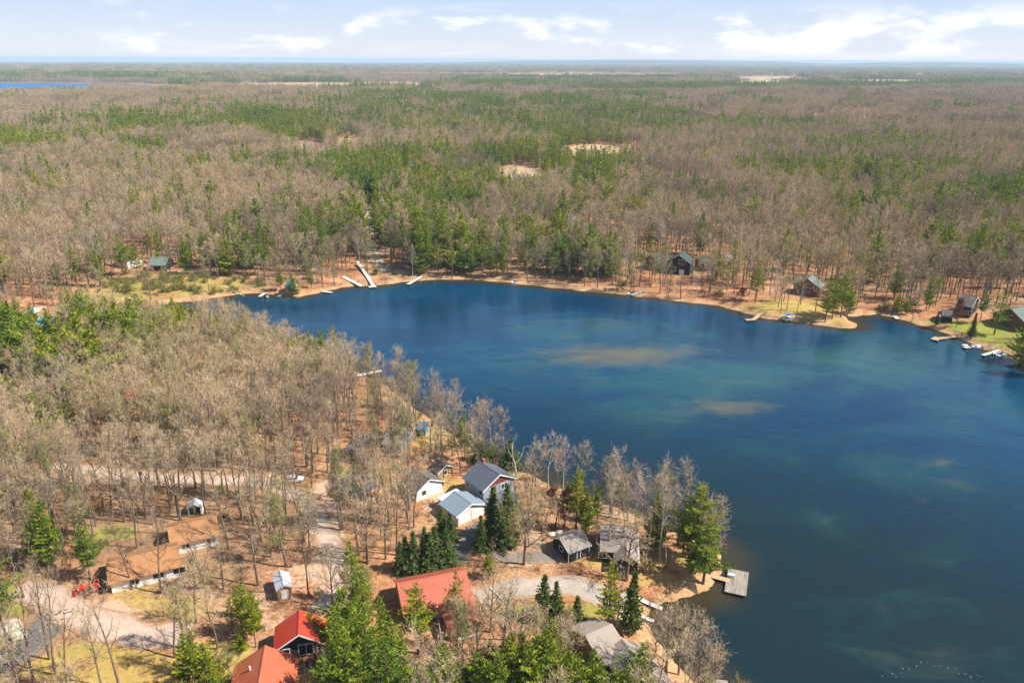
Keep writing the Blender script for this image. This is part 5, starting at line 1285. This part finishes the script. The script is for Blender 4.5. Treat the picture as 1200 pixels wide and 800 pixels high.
SKY_X = [0, 100, 180, 230, 262, 290, 330, 355, 400, 440, 480, 520, 550, 580, 600, 625, 650, 690, 720, 750, 800]
SKY_Y = [340, 345, 358, 361, 355, 365, 383, 387, 393, 410, 420, 436, 460, 468, 498, 520, 508, 506, 536, 545, 560]
def random_woods():
    rng = np.random.RandomState(5)
    out = []
    def lattice(x0, x1, y0, y1, s):
        gx, gy = np.meshgrid(np.arange(x0, x1, s), np.arange(y0, y1, s * .87), indexing='ij')
        gx = gx + (np.arange(gx.shape[1]) % 2)[None] * s / 2
        gx = gx + rng.uniform(-.42, .42, gx.shape) * s; gy = gy + rng.uniform(-.42, .42, gy.shape) * s
        return gx.ravel(), gy.ravel()
    def filt(x, y, rmin, rmax):
        r = np.hypot(x, y); az = np.degrees(np.arctan2(x, y))
        m = (r > rmin) & (r < rmax) & (np.abs(az) < 52)
        return x[m], y[m]
    X, Y = [], []
    x, y = lattice(-420, 160, 60, 420, 4.3); x, y = filt(x, y, 75, 330); X.append(x); Y.append(y)
    x, y = lattice(-760, 760, 60, 640, 6.0); x, y = filt(x, y, 330, 600); X.append(x); Y.append(y)
    x, y = lattice(-1000, 1000, 300, 1250, 6.8); x, y = filt(x, y, 600, 1250); X.append(x); Y.append(y)
    x, y = np.concatenate(X), np.concatenate(Y)
    d = shore_dist(x, y)
    z = height_d(x, y, d)
    m = d > 1.5
    x, y, z, d = x[m], y[m], z[m], d[m]
    px, py = proj(x, y, z)
    keep = np.ones(len(x), bool)
    for lst, lim, pr in ((LAWN, .45, .93), (DRY, .55, .8), (DIRT, .6, .45), (FIELD, .3, 1.0)):
        keep &= ~((mask(px, py, lst) > lim) & (rng.rand(len(x)) < pr))
    keep &= ~((d < 9) & (rng.rand(len(x)) < .2) & (py < 360))
    for (cx, cy, cr) in CLEAR:
        keep &= (x - cx) ** 2 + (y - cy) ** 2 > cr * cr
    fixed = np.array([(t['x'], t['y']) for t in TREES if t['kind'] not in ('shrub', 'brush')])
    for i in range(0, len(x), 4000):
        s = slice(i, i + 4000)
        keep[s] &= (((x[s, None] - fixed[None, :, 0]) ** 2 + (y[s, None] - fixed[None, :, 1]) ** 2).min(1) > 3.2 ** 2)
    near = py > 352
    # patchy density
    dens = .5 + .5 * wob(x, y, 38.0, 2.2)
    pk = .55 + .20 * dens + np.clip(mask(px, py, [(410, 600, 120, 60, 1.1), (150, 560, 170, 45, .8), (470, 490, 90, 50, .9), (80, 690, 90, 60, .25), (470, 480, 60, 60, .6)]), 0, 1) * .3
    keep &= ~(near & (rng.rand(len(x)) > pk))
    keep &= ~(near & (py > 668) & (rng.rand(len(x)) < .40))
    keep &= ~(near & (px > 590) & (py > 540) & (rng.rand(len(x)) < .38))
    keep &= ~(near & (px > 360) & (px < 560) & (py > 660) & (rng.rand(len(x)) < .5))
    keep &= ~((mask(px, py, CUTOVER) > .4) & (rng.rand(len(x)) < .6))
    x, y, z, px, py, d = x[keep], y[keep], z[keep], px[keep], py[keep], d[keep]
    gp = green_p(px, py - 6)
    gn = np.clip(gp * (1 + .9 * wob(x, y, 30.0, 5.0)), 0, 1)
    u = rng.rand(len(x)); v = rng.rand(len(x))
    hh = (17.3 + 2.6 * wob(x, y, 26.0, 7.0) + rng.normal(0, 2.6, len(x))).clip(9, 24)
    for i in range(len(x)):
        if u[i] < gn[i]:
            plant = gp[i] > .94
            if near[keep][i] if False else py[i] > 352: k = Q_ if v[i] < .45 else 'sparse_pine_tree' if v[i] < .8 else P_
            else: k = P_ if v[i] < .62 else Q_ if v[i] < .86 else 'sparse_pine_tree'
            h_ = hh[i] * (.72 if plant else rng.uniform(.8, 1.35)) * (.62 if py[i] > 352 and px[i] > 240 else 1.0)
        else:
            bud = .12 + .10 * wob(np.array(x[i]), np.array(y[i]), 70.0, 9.0)
            if d[i] < 25 and py[i] < 350: bud += .33
            k = 'budding_tree' if v[i] < bud else 'birch_tree' if v[i] < bud + .022 else 'oak_tree' if v[i] < bud + .09 else B_
            h_ = hh[i] * (.8 if k == 'oak_tree' else .88 if k == 'budding_tree' else 1.0)
            if d[i] < 12: h_ *= .9
        if py[i] > 352 and px[i] < 800:
            lim = float(np.interp(px[i], SKY_X, SKY_Y)) + rng.uniform(-12, 10)
            if proj(x[i], y[i], z[i] + h_)[1] < lim:
                pu = 600 + FOC * x[i] / (y[i] * CP + CAM_H * SP)
                hn = top_height(x[i], y[i], z[i], lim)
                if hn < .3 * h_: continue
                h_ = hn
        pine_ = k in (P_, Q_, 'sparse_pine_tree')
        w = 4.2 if pine_ else 2.6
        p0 = proj(x[i], y[i], z[i] + h_); p1 = proj(x[i], y[i], z[i] + (.15 if pine_ else .42) * h_)
        sc = FOC * w / math.hypot(y[i] * CP + CAM_H * SP, 0.1)
        bx0, bx1, by0, by1 = p0[0] - sc, p0[0] + sc, p0[1], p1[1]
        hit = (bx0 < OPEN[:, 2]) & (bx1 > OPEN[:, 0]) & (by0 < OPEN[:, 3]) & (by1 > OPEN[:, 1])
        if hit.any(): continue
        if rng.rand() < .7 and ((bx0 < THIN[:, 2]) & (bx1 > THIN[:, 0]) & (by0 < THIN[:, 3]) & (by1 > THIN[:, 1])).any(): continue
        TREES.append(dict(kind=k, x=x[i], y=y[i], z=z[i], h=h_, sx=rng.uniform(.72, 1.3), rot=rng.uniform(0, 6.28), pi=rng.randint(len(PROTO[k])), label=None, must=False, young=bool(gp[i] > .9 and k in (P_, Q_, 'sparse_pine_tree') and py[i] < 300)))
random_woods()

# ------------------------------------------------------------------ single trees of every kind: the ones that show largest
for name in ('ranch_house',):
    pass
for p_, q in (((412, 335), 'longest white dock'), ((205, 336), 'yellow green marsh'), ((342, 338), 'small pine point'), ((575, 328), 'shaded far bank'), ((650, 337), 'middle far beach'),
              ((500, 560), 'yellow clearing by the white house'), ((300, 389), 'hidden near shore'), ((120, 556), 'pink dirt road'), ((390, 650), 'dirt road bend'), ((100, 735), 'pale driveway curve'),
              ((640, 686), 'gravel driveway'), ((1150, 388), 'bright green lawn'), ((920, 362), 'sunlit yellow lawn'), ((60, 460), 'upper woods at the frame edge'), ((200, 470), 'dense crowns of the near woods'), ((300, 470), 'middle of the near woods'),
              ((590, 545), 'bank behind the grey house'), ((25, 600), 'bare earth at the frame edge'), ((1030, 368), 'shaded far inlet'), ((440, 270), 'reddish dirt track'), ((560, 215), 'green pine plantation'), ((20, 770), 'grey asphalt corner')):
    g_ = G(*p_); LANDMARKS.append((q, g_.x, g_.y))
LM = np.array([(a, b) for _, a, b in LANDMARKS])
INDIV = {B_: 290, 'oak_tree': 110, 'budding_tree': 170, 'birch_tree': 70, P_: 210, Q_: 150, 'sparse_pine_tree': 120, S_: 40, 'cedar_tree': 10, 'rust_leaf_tree': 10, 'dead_tree': 5, 'shrub': 120, 'brush': 60}
ORD = ['nearest', 'second nearest', 'third nearest', 'fourth nearest', 'fifth nearest', 'sixth nearest', 'seventh nearest', 'eighth nearest', 'ninth nearest', 'tenth nearest', 'eleventh nearest', 'twelfth nearest']
bucket = {}
for t in TREES:
    px, py = proj(t['x'], t['y'], t['z'] + t['h'] * .7)
    t['inframe'] = -25 < px < 1225 and -10 < py < 815
    t['score'] = t['h'] / math.hypot(t['x'], t['y'], t['z'] - CAM_H) + (5 if t['must'] else 0)
    dd = (LM[:, 0] - t['x']) ** 2 + (LM[:, 1] - t['y']) ** 2
    j = int(dd.argmin()); dx, dy = t['x'] - LM[j, 0], t['y'] - LM[j, 1]
    sec = ('right of' if dx > 0 else 'left of') if abs(dx) > abs(dy) else ('behind' if dy > 0 else 'in front of')
    t['bk'] = (t['kind'], j, sec); t['bd'] = dd[j]
    bucket.setdefault(t['bk'], []).append(t)
for bk, lst in bucket.items():
    lst.sort(key=lambda t: t['bd'])
    nm, lm, sec = NICE[bk[0]], LANDMARKS[bk[1]][0], bk[2]
    n = 0
    for t in lst:
        if t['label']: continue
        if len(lst) == 1: t['label'] = f'only {nm} {sec} the {lm}'
        elif n < len(ORD): t['label'] = f'{ORD[n]} {nm} {sec} the {lm}'
        else: t['label'] = f'crowded {nm} farther out {sec} the {lm}'
        n += 1
GROUP = {B_: 'leafless trees of the lakeside woods', 'oak_tree': 'broad leafless oaks', 'budding_tree': 'olive budding trees', 'birch_tree': 'pale trunked birches', P_: 'tall green pines', Q_: 'bushy pines', 'sparse_pine_tree': 'open crowned pines',
         S_: 'narrow spruces by the near houses', 'cedar_tree': 'slim cedars', 'rust_leaf_tree': 'rust leaved trees', 'dead_tree': 'bleached dead trees', 'shrub': 'shrubs of the far shore', 'brush': 'leafless bushes'}
CAT = {'shrub': 'shrub', 'brush': 'bush'}
rest = []
protos_done = {}
for kind, cap in INDIV.items():
    lst = [t for t in TREES if t['kind'] == kind]
    lst.sort(key=lambda t: -t['score'] - (10 if t['inframe'] else 0))
    for n, t in enumerate(lst):
        if n >= cap or not t['inframe'] or t.get('young'):
            rest.append(t); continue
        key = (kind, t['pi'])
        if key not in protos_done:
            me_t, me_c, H = PROTO[kind][t['pi']]
            o = bpy.data.objects.new(kind, None); COL.objects.link(o); o.empty_display_size = .3
            tr = link('stem' if kind in CAT else 'trunk', me_t, o); cr_ = link('crown' if kind not in CAT else 'foliage', me_c, o)
            protos_done[key] = (o, tr, cr_)
        else:
            o0, tr, cr_ = protos_done[key]
            o = o0.copy(); COL.objects.link(o)
            for ch in (tr, cr_):
                c = ch.copy(); COL.objects.link(c); c.parent = o
        H = PROTO[kind][t['pi']][2]; s = t['h'] / H
        w = s * t['sx']
        if kind == 'bare_tree': w = (s * .5 + .5) * t['sx']
        o.location = (t['x'], t['y'], t['z'] - .05); o.rotation_euler = (0, 0, t['rot']); o.scale = (w, w, s)
        tag(o, t['label'], CAT.get(kind, 'tree'), GROUP[kind])

# ------------------------------------------------------------------ the rest of the woods: one object per kind of stand, instanced inside itself
def merge_meshes(parts):
    """parts: list of (mesh, matrix). returns verts, faces, material index lists, materials"""
    V, F, MI, MT = [], [], [], []
    n = 0
    for me, M in parts:
        k = len(me.vertices)
        co = np.empty(k * 3, np.float32); me.vertices.foreach_get('co', co); co = co.reshape(-1, 3)
        Mn = np.array(M); V.append(co @ Mn[:3, :3].T + Mn[:3, 3])
        idx = []
        for m in me.materials:
            if m not in MT: MT.append(m)
            idx.append(MT.index(m))
        for p in me.polygons:
            F.append([n + v for v in p.vertices]); MI.append(idx[p.material_index])
        n += k
    return np.concatenate(V), F, MI, MT

def stand(name, label, cat, protos, pts):
    """one mesh: the sample plants (attribute proto >= 0) and loose points; its geometry nodes set a sample on each point"""
    V, F, MI, MT = [], [], [], []
    pid_v = []
    n = 0
    for k, (v, f, mi, mt) in enumerate(protos):
        idx = []
        for m in mt:
            if m not in MT: MT.append(m)
            idx.append(MT.index(m))
        V.append(v); F += [[n + i for i in q] for q in f]; MI += [idx[i] for i in mi]; pid_v.append(np.full(len(v), k)); n += len(v)
    P = np.array([p[:3] for p in pts])
    V.append(P); pid_v.append(np.full(len(P), -1))
    V = np.concatenate(V); me = bpy.data.meshes.new(name); me.from_pydata(V.tolist(), [], F)
    for m in MT: me.materials.append(m)
    me.polygons.foreach_set('material_index', MI)
    def put_attr(nm, typ, arr):
        a = me.attributes.new(nm, typ, 'POINT'); a.data.foreach_set('value', arr)
    put_attr('proto', 'INT', np.concatenate(pid_v).astype(np.int32))
    z = np.zeros(n)
    put_attr('pick', 'INT', np.concatenate([z - 9, [p[3] for p in pts]]).astype(np.int32))
    put_attr('turn', 'FLOAT', np.concatenate([z, [p[4] for p in pts]]).astype(np.float32))
    put_attr('wide', 'FLOAT', np.concatenate([z, [p[5] for p in pts]]).astype(np.float32))
    put_attr('tall', 'FLOAT', np.concatenate([z, [p[6] for p in pts]]).astype(np.float32))
    o = link(name, me)
    ng = bpy.data.node_groups.new(name + '_nodes', 'GeometryNodeTree')
    ng.interface.new_socket('Geometry', in_out='INPUT', socket_type='NodeSocketGeometry'); ng.interface.new_socket('Geometry', in_out='OUTPUT', socket_type='NodeSocketGeometry')
    gi = ng.nodes.new('NodeGroupInput'); go = ng.nodes.new('NodeGroupOutput')
    def named(nm, t):
        a = ng.nodes.new('GeometryNodeInputNamedAttribute'); a.data_type = t; a.inputs['Name'].default_value = nm; return a.outputs['Attribute']
    def eq(a, v):
        c = ng.nodes.new('FunctionNodeCompare'); c.data_type = 'INT'; c.operation = 'EQUAL'; ng.links.new(a, c.inputs[2]); c.inputs[3].default_value = v; return c.outputs[0]
    def sep(g, s):
        q = ng.nodes.new('GeometryNodeSeparateGeometry'); q.domain = 'POINT'; ng.links.new(g, q.inputs[0]); ng.links.new(s, q.inputs[1]); return q.outputs[0]
    pr = named('proto', 'INT'); pk = named('pick', 'INT')
    base = sep(gi.outputs[0], eq(pr, -1))
    rot = ng.nodes.new('ShaderNodeCombineXYZ'); ng.links.new(named('turn', 'FLOAT'), rot.inputs[2])
    sca = ng.nodes.new('ShaderNodeCombineXYZ'); wd = named('wide', 'FLOAT'); ng.links.new(wd, sca.inputs[0]); ng.links.new(wd, sca.inputs[1]); ng.links.new(named('tall', 'FLOAT'), sca.inputs[2])
    jn = ng.nodes.new('GeometryNodeJoinGeometry')
    for k in range(len(protos)):
        ip = ng.nodes.new('GeometryNodeInstanceOnPoints')
        ng.links.new(base, ip.inputs['Points']); ng.links.new(eq(pk, k), ip.inputs['Selection']); ng.links.new(sep(gi.outputs[0], eq(pr, k)), ip.inputs['Instance'])
        ng.links.new(rot.outputs[0], ip.inputs['Rotation']); ng.links.new(sca.outputs[0], ip.inputs['Scale']); ng.links.new(ip.outputs[0], jn.inputs[0])
    ng.links.new(jn.outputs[0], go.inputs[0])
    md = o.modifiers.new('scatter', 'NODES'); md.node_group = ng
    return tag(o, label, cat, kind='stuff')

I4 = Matrix.Identity(4)
def whole(T, C, mt, mc):
    return merge_meshes([(T.mesh('p', mt, True), I4), (C.mesh('p', mc), I4)])
# lighter samples for trees a few hundred metres off (same builders, fewer twigs)
LO = {}
LO[B_] = [whole(*bare(700 + i, 18, n_limb=11, n_sub=6, n_tw=4, n_fine=1, tw=.085, spread=[.26, .30, .33, .27, .25][i], start=[.4, .36, .32, .45, .5][i], trunk_sides=5), [BARK], [TWIG, TWIG, TWIG, BARK]) for i in range(5)]
LO['oak_tree'] = [whole(*bare(710, 15, n_limb=12, n_sub=7, n_tw=5, n_fine=1, tw=.095, spread=.37, start=.25, rad=.28, trunk_sides=5), [BARK], [TWIG, TWIG, TWIG, BARK])]
LO['budding_tree'] = [whole(*bare(720 + i, 16, n_limb=11, n_sub=5, n_tw=4, n_fine=1, tw=.08, spread=.23, leaves=[700, 1200][i], leaf_sz=.34, start=.28, trunk_sides=5), [BARK], [TWIG, BUD[0], BUD[1], BARK]) for i in range(2)]
LO['birch_tree'] = [whole(*bare(730, 16, n_limb=10, n_sub=5, n_tw=4, n_fine=1, tw=.075, spread=.21, rad=.15, trunk_sides=5), [BBARK], [BTWIG, BTWIG, BTWIG, BBARK])]
LO[P_] = [whole(*conifer(740 + i, 24, [5.4, 6.0, 5.0][i], 'pine', dens=.6, size=1.55, start=[.2, .28, .25][i], sides=5), [PBARK], NEED + [PBARK]) for i in range(3)]
LO[Q_] = [whole(*conifer(750 + i, 18, [5.8, 5.2][i], 'pine', dens=.6, size=1.6, start=.1, sides=5), [PBARK], NEED + [PBARK]) for i in range(2)]
LO['sparse_pine_tree'] = [whole(*conifer(760, 20, 4.2, 'pine', dens=.3, size=1.4, start=.32, sides=5), [PBARK], NEED + [PBARK])]
LO['young'] = [whole(*conifer(770 + i, 12, [3.3, 3.0][i], 'pine', dens=.9, size=1.35, start=.04, sides=4), [PBARK], [NEED[1], NEED[2], NEED[2], PBARK]) for i in range(2)]
NOMH = {B_: 18, 'oak_tree': 15, 'budding_tree': 16, 'birch_tree': 16, P_: 24, Q_: 18, 'sparse_pine_tree': 20}
def fill(name, label, kinds):
    protos, off = [], {}
    for k in kinds: off[k] = len(protos); protos += LO[k]
    yo = len(protos)
    if P_ in kinds: protos += LO['young']
    hi = {}
    for k in kinds:
        hi[k] = len(protos); protos += [merge_meshes([(a, I4), (b, I4)]) for a, b, _ in PROTO[k]]
    pts = []
    for t in rest:
        if t['kind'] in kinds:
            s = t['h'] / NOMH[t['kind']]
            near_ = math.hypot(t['x'], t['y']) < 330
            if t.get('young'):
                q = t['h'] / 12 * .8
                pts.append((t['x'], t['y'], t['z'] - .1, yo + rt.randrange(2), t['rot'], q * 1.15, q)); continue
            pts.append((t['x'], t['y'], t['z'] - .1, hi[t['kind']] + t['pi'] if near_ else off[t['kind']] + rt.randrange(len(LO[t['kind']])), t['rot'], (s * .5 + .5) * t['sx'], s))
    stand(name, label, 'woods', protos, pts)
fill('bare_woods', 'leafless grey and tan woods packed around the lake', [B_, 'oak_tree', 'budding_tree', 'birch_tree'])
fill('pine_woods', 'green pines scattered through the woods past the lake', [P_, Q_, 'sparse_pine_tree'])

# undergrowth on the forest floor
def undergrowth():
    rng = np.random.RandomState(9)
    protos = []
    for k in range(3):
        T, C = shrub(800 + k, 1.6, 0); protos.append(whole(T, C, [BARK], [SHRUBT]))
    T, C = bare(810, 5, n_limb=7, n_sub=3, n_tw=3, n_fine=1, tw=.05, spread=.3, rad=.04, trunk_sides=4); protos.append(whole(T, C, [BARK], [TWIG, TWIG, TWIG, BARK]))
    T, C = bare(811, 5, n_limb=7, n_sub=3, n_tw=3, n_fine=1, tw=.05, spread=.3, rad=.04, leaves=160, leaf_sz=.2, trunk_sides=4); protos.append(whole(T, C, [BARK], [TWIG, BUD[0], BUD[1], BARK]))
    n = 15000
    r = np.sqrt(rng.uniform(90 ** 2, 620 ** 2, n)); a = rng.uniform(R(-48), R(48), n)
    r[:5200] = np.sqrt(rng.uniform(90 ** 2, 300 ** 2, 5200)); a[:5200] = rng.uniform(R(-48), R(12), 5200)
    x, y = r * np.sin(a), r * np.cos(a); d = shore_dist(x, y); z = height_d(x, y, d); px, py = proj(x, y, z)
    keep = (d > .8) & (.5 + .5 * wob(x, y, 17.0, 3.0) > rng.rand(n) * .9)
    for lst in (LAWN, DRY, DIRT): keep &= ~((mask(px, py, lst) > .4) & (rng.rand(n) < .9))
    for (cx, cy, cr) in CLEAR: keep &= (x - cx) ** 2 + (y - cy) ** 2 > (cr - .3) ** 2
    pts = []
    for i in np.nonzero(keep)[0]:
        k = rng.choice(5, p=[.24, .24, .2, .2, .12]); s = rng.uniform(.5, 1.35)
        pts.append((x[i], y[i], z[i] - .05, int(k), rng.uniform(0, 6.28), s * 1.1, s))
    stand('undergrowth', 'low brown brush and saplings on the leafy forest floor', 'brush', protos, pts)
undergrowth()

# far woods: stands of trees to the horizon
def far_woods():
    rng = np.random.RandomState(21)
    lo_b = [bare(900 + i, 17, n_limb=8, n_sub=4, n_tw=3, n_fine=0, tw=.30, spread=.24, start=.34, rad=.2, trunk_sides=3) for i in range(3)]
    lo_p = [conifer(910 + i, 21, [4.2, 3.6][i], 'pine', dens=.22, size=2.6, start=.12, sides=3) for i in range(2)]
    mb_ = [(T.mesh('p', [BARK]), C.mesh('p', [TWIG, TWIG, TWIG, BARK])) for T, C in lo_b]; mp_ = [(T.mesh('p', [PBARK]), C.mesh('p', NEED + [PBARK])) for T, C in lo_p]
    def clump(n, size, pine, seed):
        r_ = random.Random(seed); parts = []
        for k in range(n):
            t, c = r_.choice(mp_ if r_.random() < pine else mb_)
            q = r_.uniform(.75, 1.2)
            M = Matrix.Translation((r_.uniform(-size, size) / 2, r_.uniform(-size, size) / 2, -.3)) @ Matrix.Rotation(r_.uniform(0, 6.28), 4, 'Z') @ Matrix.Diagonal((q * 1.1, q * 1.1, q, 1))
            parts += [(t, M), (c, M)]
        return merge_meshes(parts)
    A = [clump(16, 34, 0, 1), clump(16, 34, 0, 2), clump(16, 34, .04, 3), clump(15, 34, 1, 4), clump(15, 34, .9, 5), clump(15, 34, .35, 6)]
    def lay(rmin, rmax, s0, grow):
        pts = []
        yv = 0.0; rr = rmin
        while rr < rmax:
            s = s0 * (1 + (rr / rmin - 1) * grow)
            n = int(rr * R(104) / s)
            a = (np.arange(n) + rng.uniform(-.4, .4, n)) / n * R(104) - R(52)
            r_ = rr + rng.uniform(-.4, .4, n) * s
            x, y = r_ * np.sin(a), r_ * np.cos(a); z = height_d(x, y, np.full(n, 400.0)); px, py = proj(x, y, z)
            f = mask(px, py, FIELD); cut = mask(px, py, CUTOVER); gp = green_p(px, py - 2)
            gn = gp * (1 + .9 * wob(x, y, 110.0, 5.0)) + np.clip((rr - 4200) / 9000, 0, .12) * (1 + 1.6 * wob(x * .4, y, 240.0, 2.0))
            open_ = (rr > 3800) & (wob(x * .3, y, 420.0, 4.4) > .62)
            for i in range(n):
                if f[i] > .3 or far_lake_in(x[i], y[i], 1.25) or (far_lake_in(x[i], y[i] + 430, 1.1) and y[i] < FAR_LAKE[1]) or open_[i]: continue
                if cut[i] > .4 and rng.rand() < .6: continue
                if rng.rand() < gn[i]: k = int(rng.choice([3, 4, 5], p=[.45, .35, .2]))
                else: k = int(rng.choice([0, 1, 2]))
                w = s / s0 * rng.uniform(.95, 1.2)
                pts.append((x[i], y[i], z[i] - .2, k, rng.uniform(0, 6.28), min(w, 3.2), rng.uniform(.9, 1.15) * (1 + .12 * (min(w, 3) - 1))))
            rr += s * .9
        return pts
    pts = lay(1230, 5200, 31, .35) + lay(5250, 14500, 75, .5)
    stand('distant_forest', 'mixed bare and pine forest running to the hazy horizon', 'forest', A, pts)
    return len(pts)
print('far clumps', far_woods(), 'trees', len(TREES), 'rest', len(rest))

# ------------------------------------------------------------------ air
m = bpy.data.materials.new('hazy_air'); m.use_nodes = True; MATS['haze'] = m
nt = m.node_tree; nt.nodes.remove(nt.nodes['Principled BSDF'])
vol = N(nt, 'ShaderNodeVolumePrincipled'); vol.inputs['Color'].default_value = (0.58, 0.80, 1.0, 1); vol.inputs['Density'].default_value = 6.8e-5; vol.inputs['Anisotropy'].default_value = 0.0
nt.links.new(vol.outputs[0], nt.nodes['Material Output'].inputs['Volume'])
mb = MB(); mb.box(-38500, 38500, -800, 38500, -118.0, 107.0)
hz = build('haze', mb, m); tag(hz, 'thin blue haze over the far woods', 'haze', kind='stuff')

# ------------------------------------------------------------------ sky, sun, camera
SUN_AZ, SUN_EL = R(100), R(47)
w = bpy.data.worlds.new('World'); scene.world = w; w.use_nodes = True
nt = w.node_tree; bg = nt.nodes['Background']
sky = N(nt, 'ShaderNodeTexSky', sky_type='NISHITA'); sky.sun_disc = False; sky.sun_elevation = SUN_EL; sky.sun_rotation = SUN_AZ; sky.altitude = 200; sky.air_density = 1.0; sky.dust_density = .6; sky.ozone_density = 1.5
tc = N(nt, 'ShaderNodeTexCoord'); sp = N(nt, 'ShaderNodeSeparateXYZ'); nt.links.new(tc.outputs['Generated'], sp.inputs[0])
azn = math_n(nt, 'ARCTAN2', sp.outputs[0], sp.outputs[1]); el = math_n(nt, 'ARCSINE', sp.outputs[2])
cv = N(nt, 'ShaderNodeCombineXYZ'); nt.links.new(math_n(nt, 'MULTIPLY', azn, 9.5), cv.inputs[0]); nt.links.new(math_n(nt, 'MULTIPLY', el, 28.0), cv.inputs[1]); cv.inputs[2].default_value = 3.7
c1 = noise(nt, cv.outputs[0], 1.3, 8, .55, .05)
band = math_n(nt, 'MULTIPLY', mapr(nt, el, .000, .012), mapr(nt, el, .068, .034))
cum = math_n(nt, 'MULTIPLY', mapr(nt, math_n(nt, 'ADD', c1, math_n(nt, 'MULTIPLY', mapr(nt, azn, -.05, .4), .11)), .53, .70), band)
cv2 = N(nt, 'ShaderNodeCombineXYZ'); nt.links.new(math_n(nt, 'MULTIPLY', azn, 3.0), cv2.inputs[0]); nt.links.new(math_n(nt, 'MULTIPLY', el, 30.0), cv2.inputs[1]); cv2.inputs[2].default_value = 9.1
wisp = math_n(nt, 'MULTIPLY', mapr(nt, noise(nt, cv2.outputs[0], 1.4, 6, .6, .5), .5, .75), .35)
cl = math_n(nt, 'MAXIMUM', cum, wisp)
low = mixc(nt, mapr(nt, el, .0, .085), (6.1, 6.6, 7.35), (4.3, 5.3, 7.3))
base_c = mixc(nt, mapr(nt, el, .5, .1, 0, .92), sky.outputs[0], low)
cc = mixc(nt, math_n(nt, 'MULTIPLY', cl, .85), base_c, (8.4, 8.5, 8.6))
nt.links.new(cc, bg.inputs[0]); bg.inputs[1].default_value = 0.086
sl = bpy.data.lights.new('sun', 'SUN'); sl.energy = 5.0; sl.angle = R(.53); sl.color = (1.0, .94, .84)
so = bpy.data.objects.new('sun', sl); COL.objects.link(so)
sd = Vector((math.sin(SUN_AZ) * math.cos(SUN_EL), math.cos(SUN_AZ) * math.cos(SUN_EL), math.sin(SUN_EL)))
so.rotation_euler = sd.to_track_quat('Z', 'Y').to_euler(); so.location = sd * 130

cam = bpy.data.cameras.new('camera'); co = bpy.data.objects.new('camera', cam); COL.objects.link(co)
co.location = (0, 0, CAM_H); co.rotation_euler = (Matrix.Rotation(math.pi / 2 - PITCH, 3, 'X') @ Matrix.Rotation(ROLL, 3, 'Z')).to_euler()
cam.sensor_width = 36; cam.lens = 36 * FOC / 1200; cam.clip_start = 1; cam.clip_end = 120000
scene.camera = co
scene.render.resolution_x, scene.render.resolution_y = 1024, 682
vs = scene.view_settings; scene.display_settings.display_device = 'sRGB'
vs.view_transform = 'Standard'; vs.look = 'None'; vs.gamma = 1; vs.use_curve_mapping = False; vs.exposure = 0.65
cy = scene.cycles
cy.max_bounces = 6; cy.diffuse_bounces = 2; cy.glossy_bounces = 2; cy.transmission_bounces = 2; cy.volume_bounces = 1; cy.transparent_max_bounces = 4
cy.use_adaptive_sampling = True; cy.use_denoising = DENOISE; cy.denoiser = 'OPENIMAGEDENOISE'; cy.denoising_input_passes = 'RGB_ALBEDO_NORMAL'; cy.denoising_prefilter = 'ACCURATE'
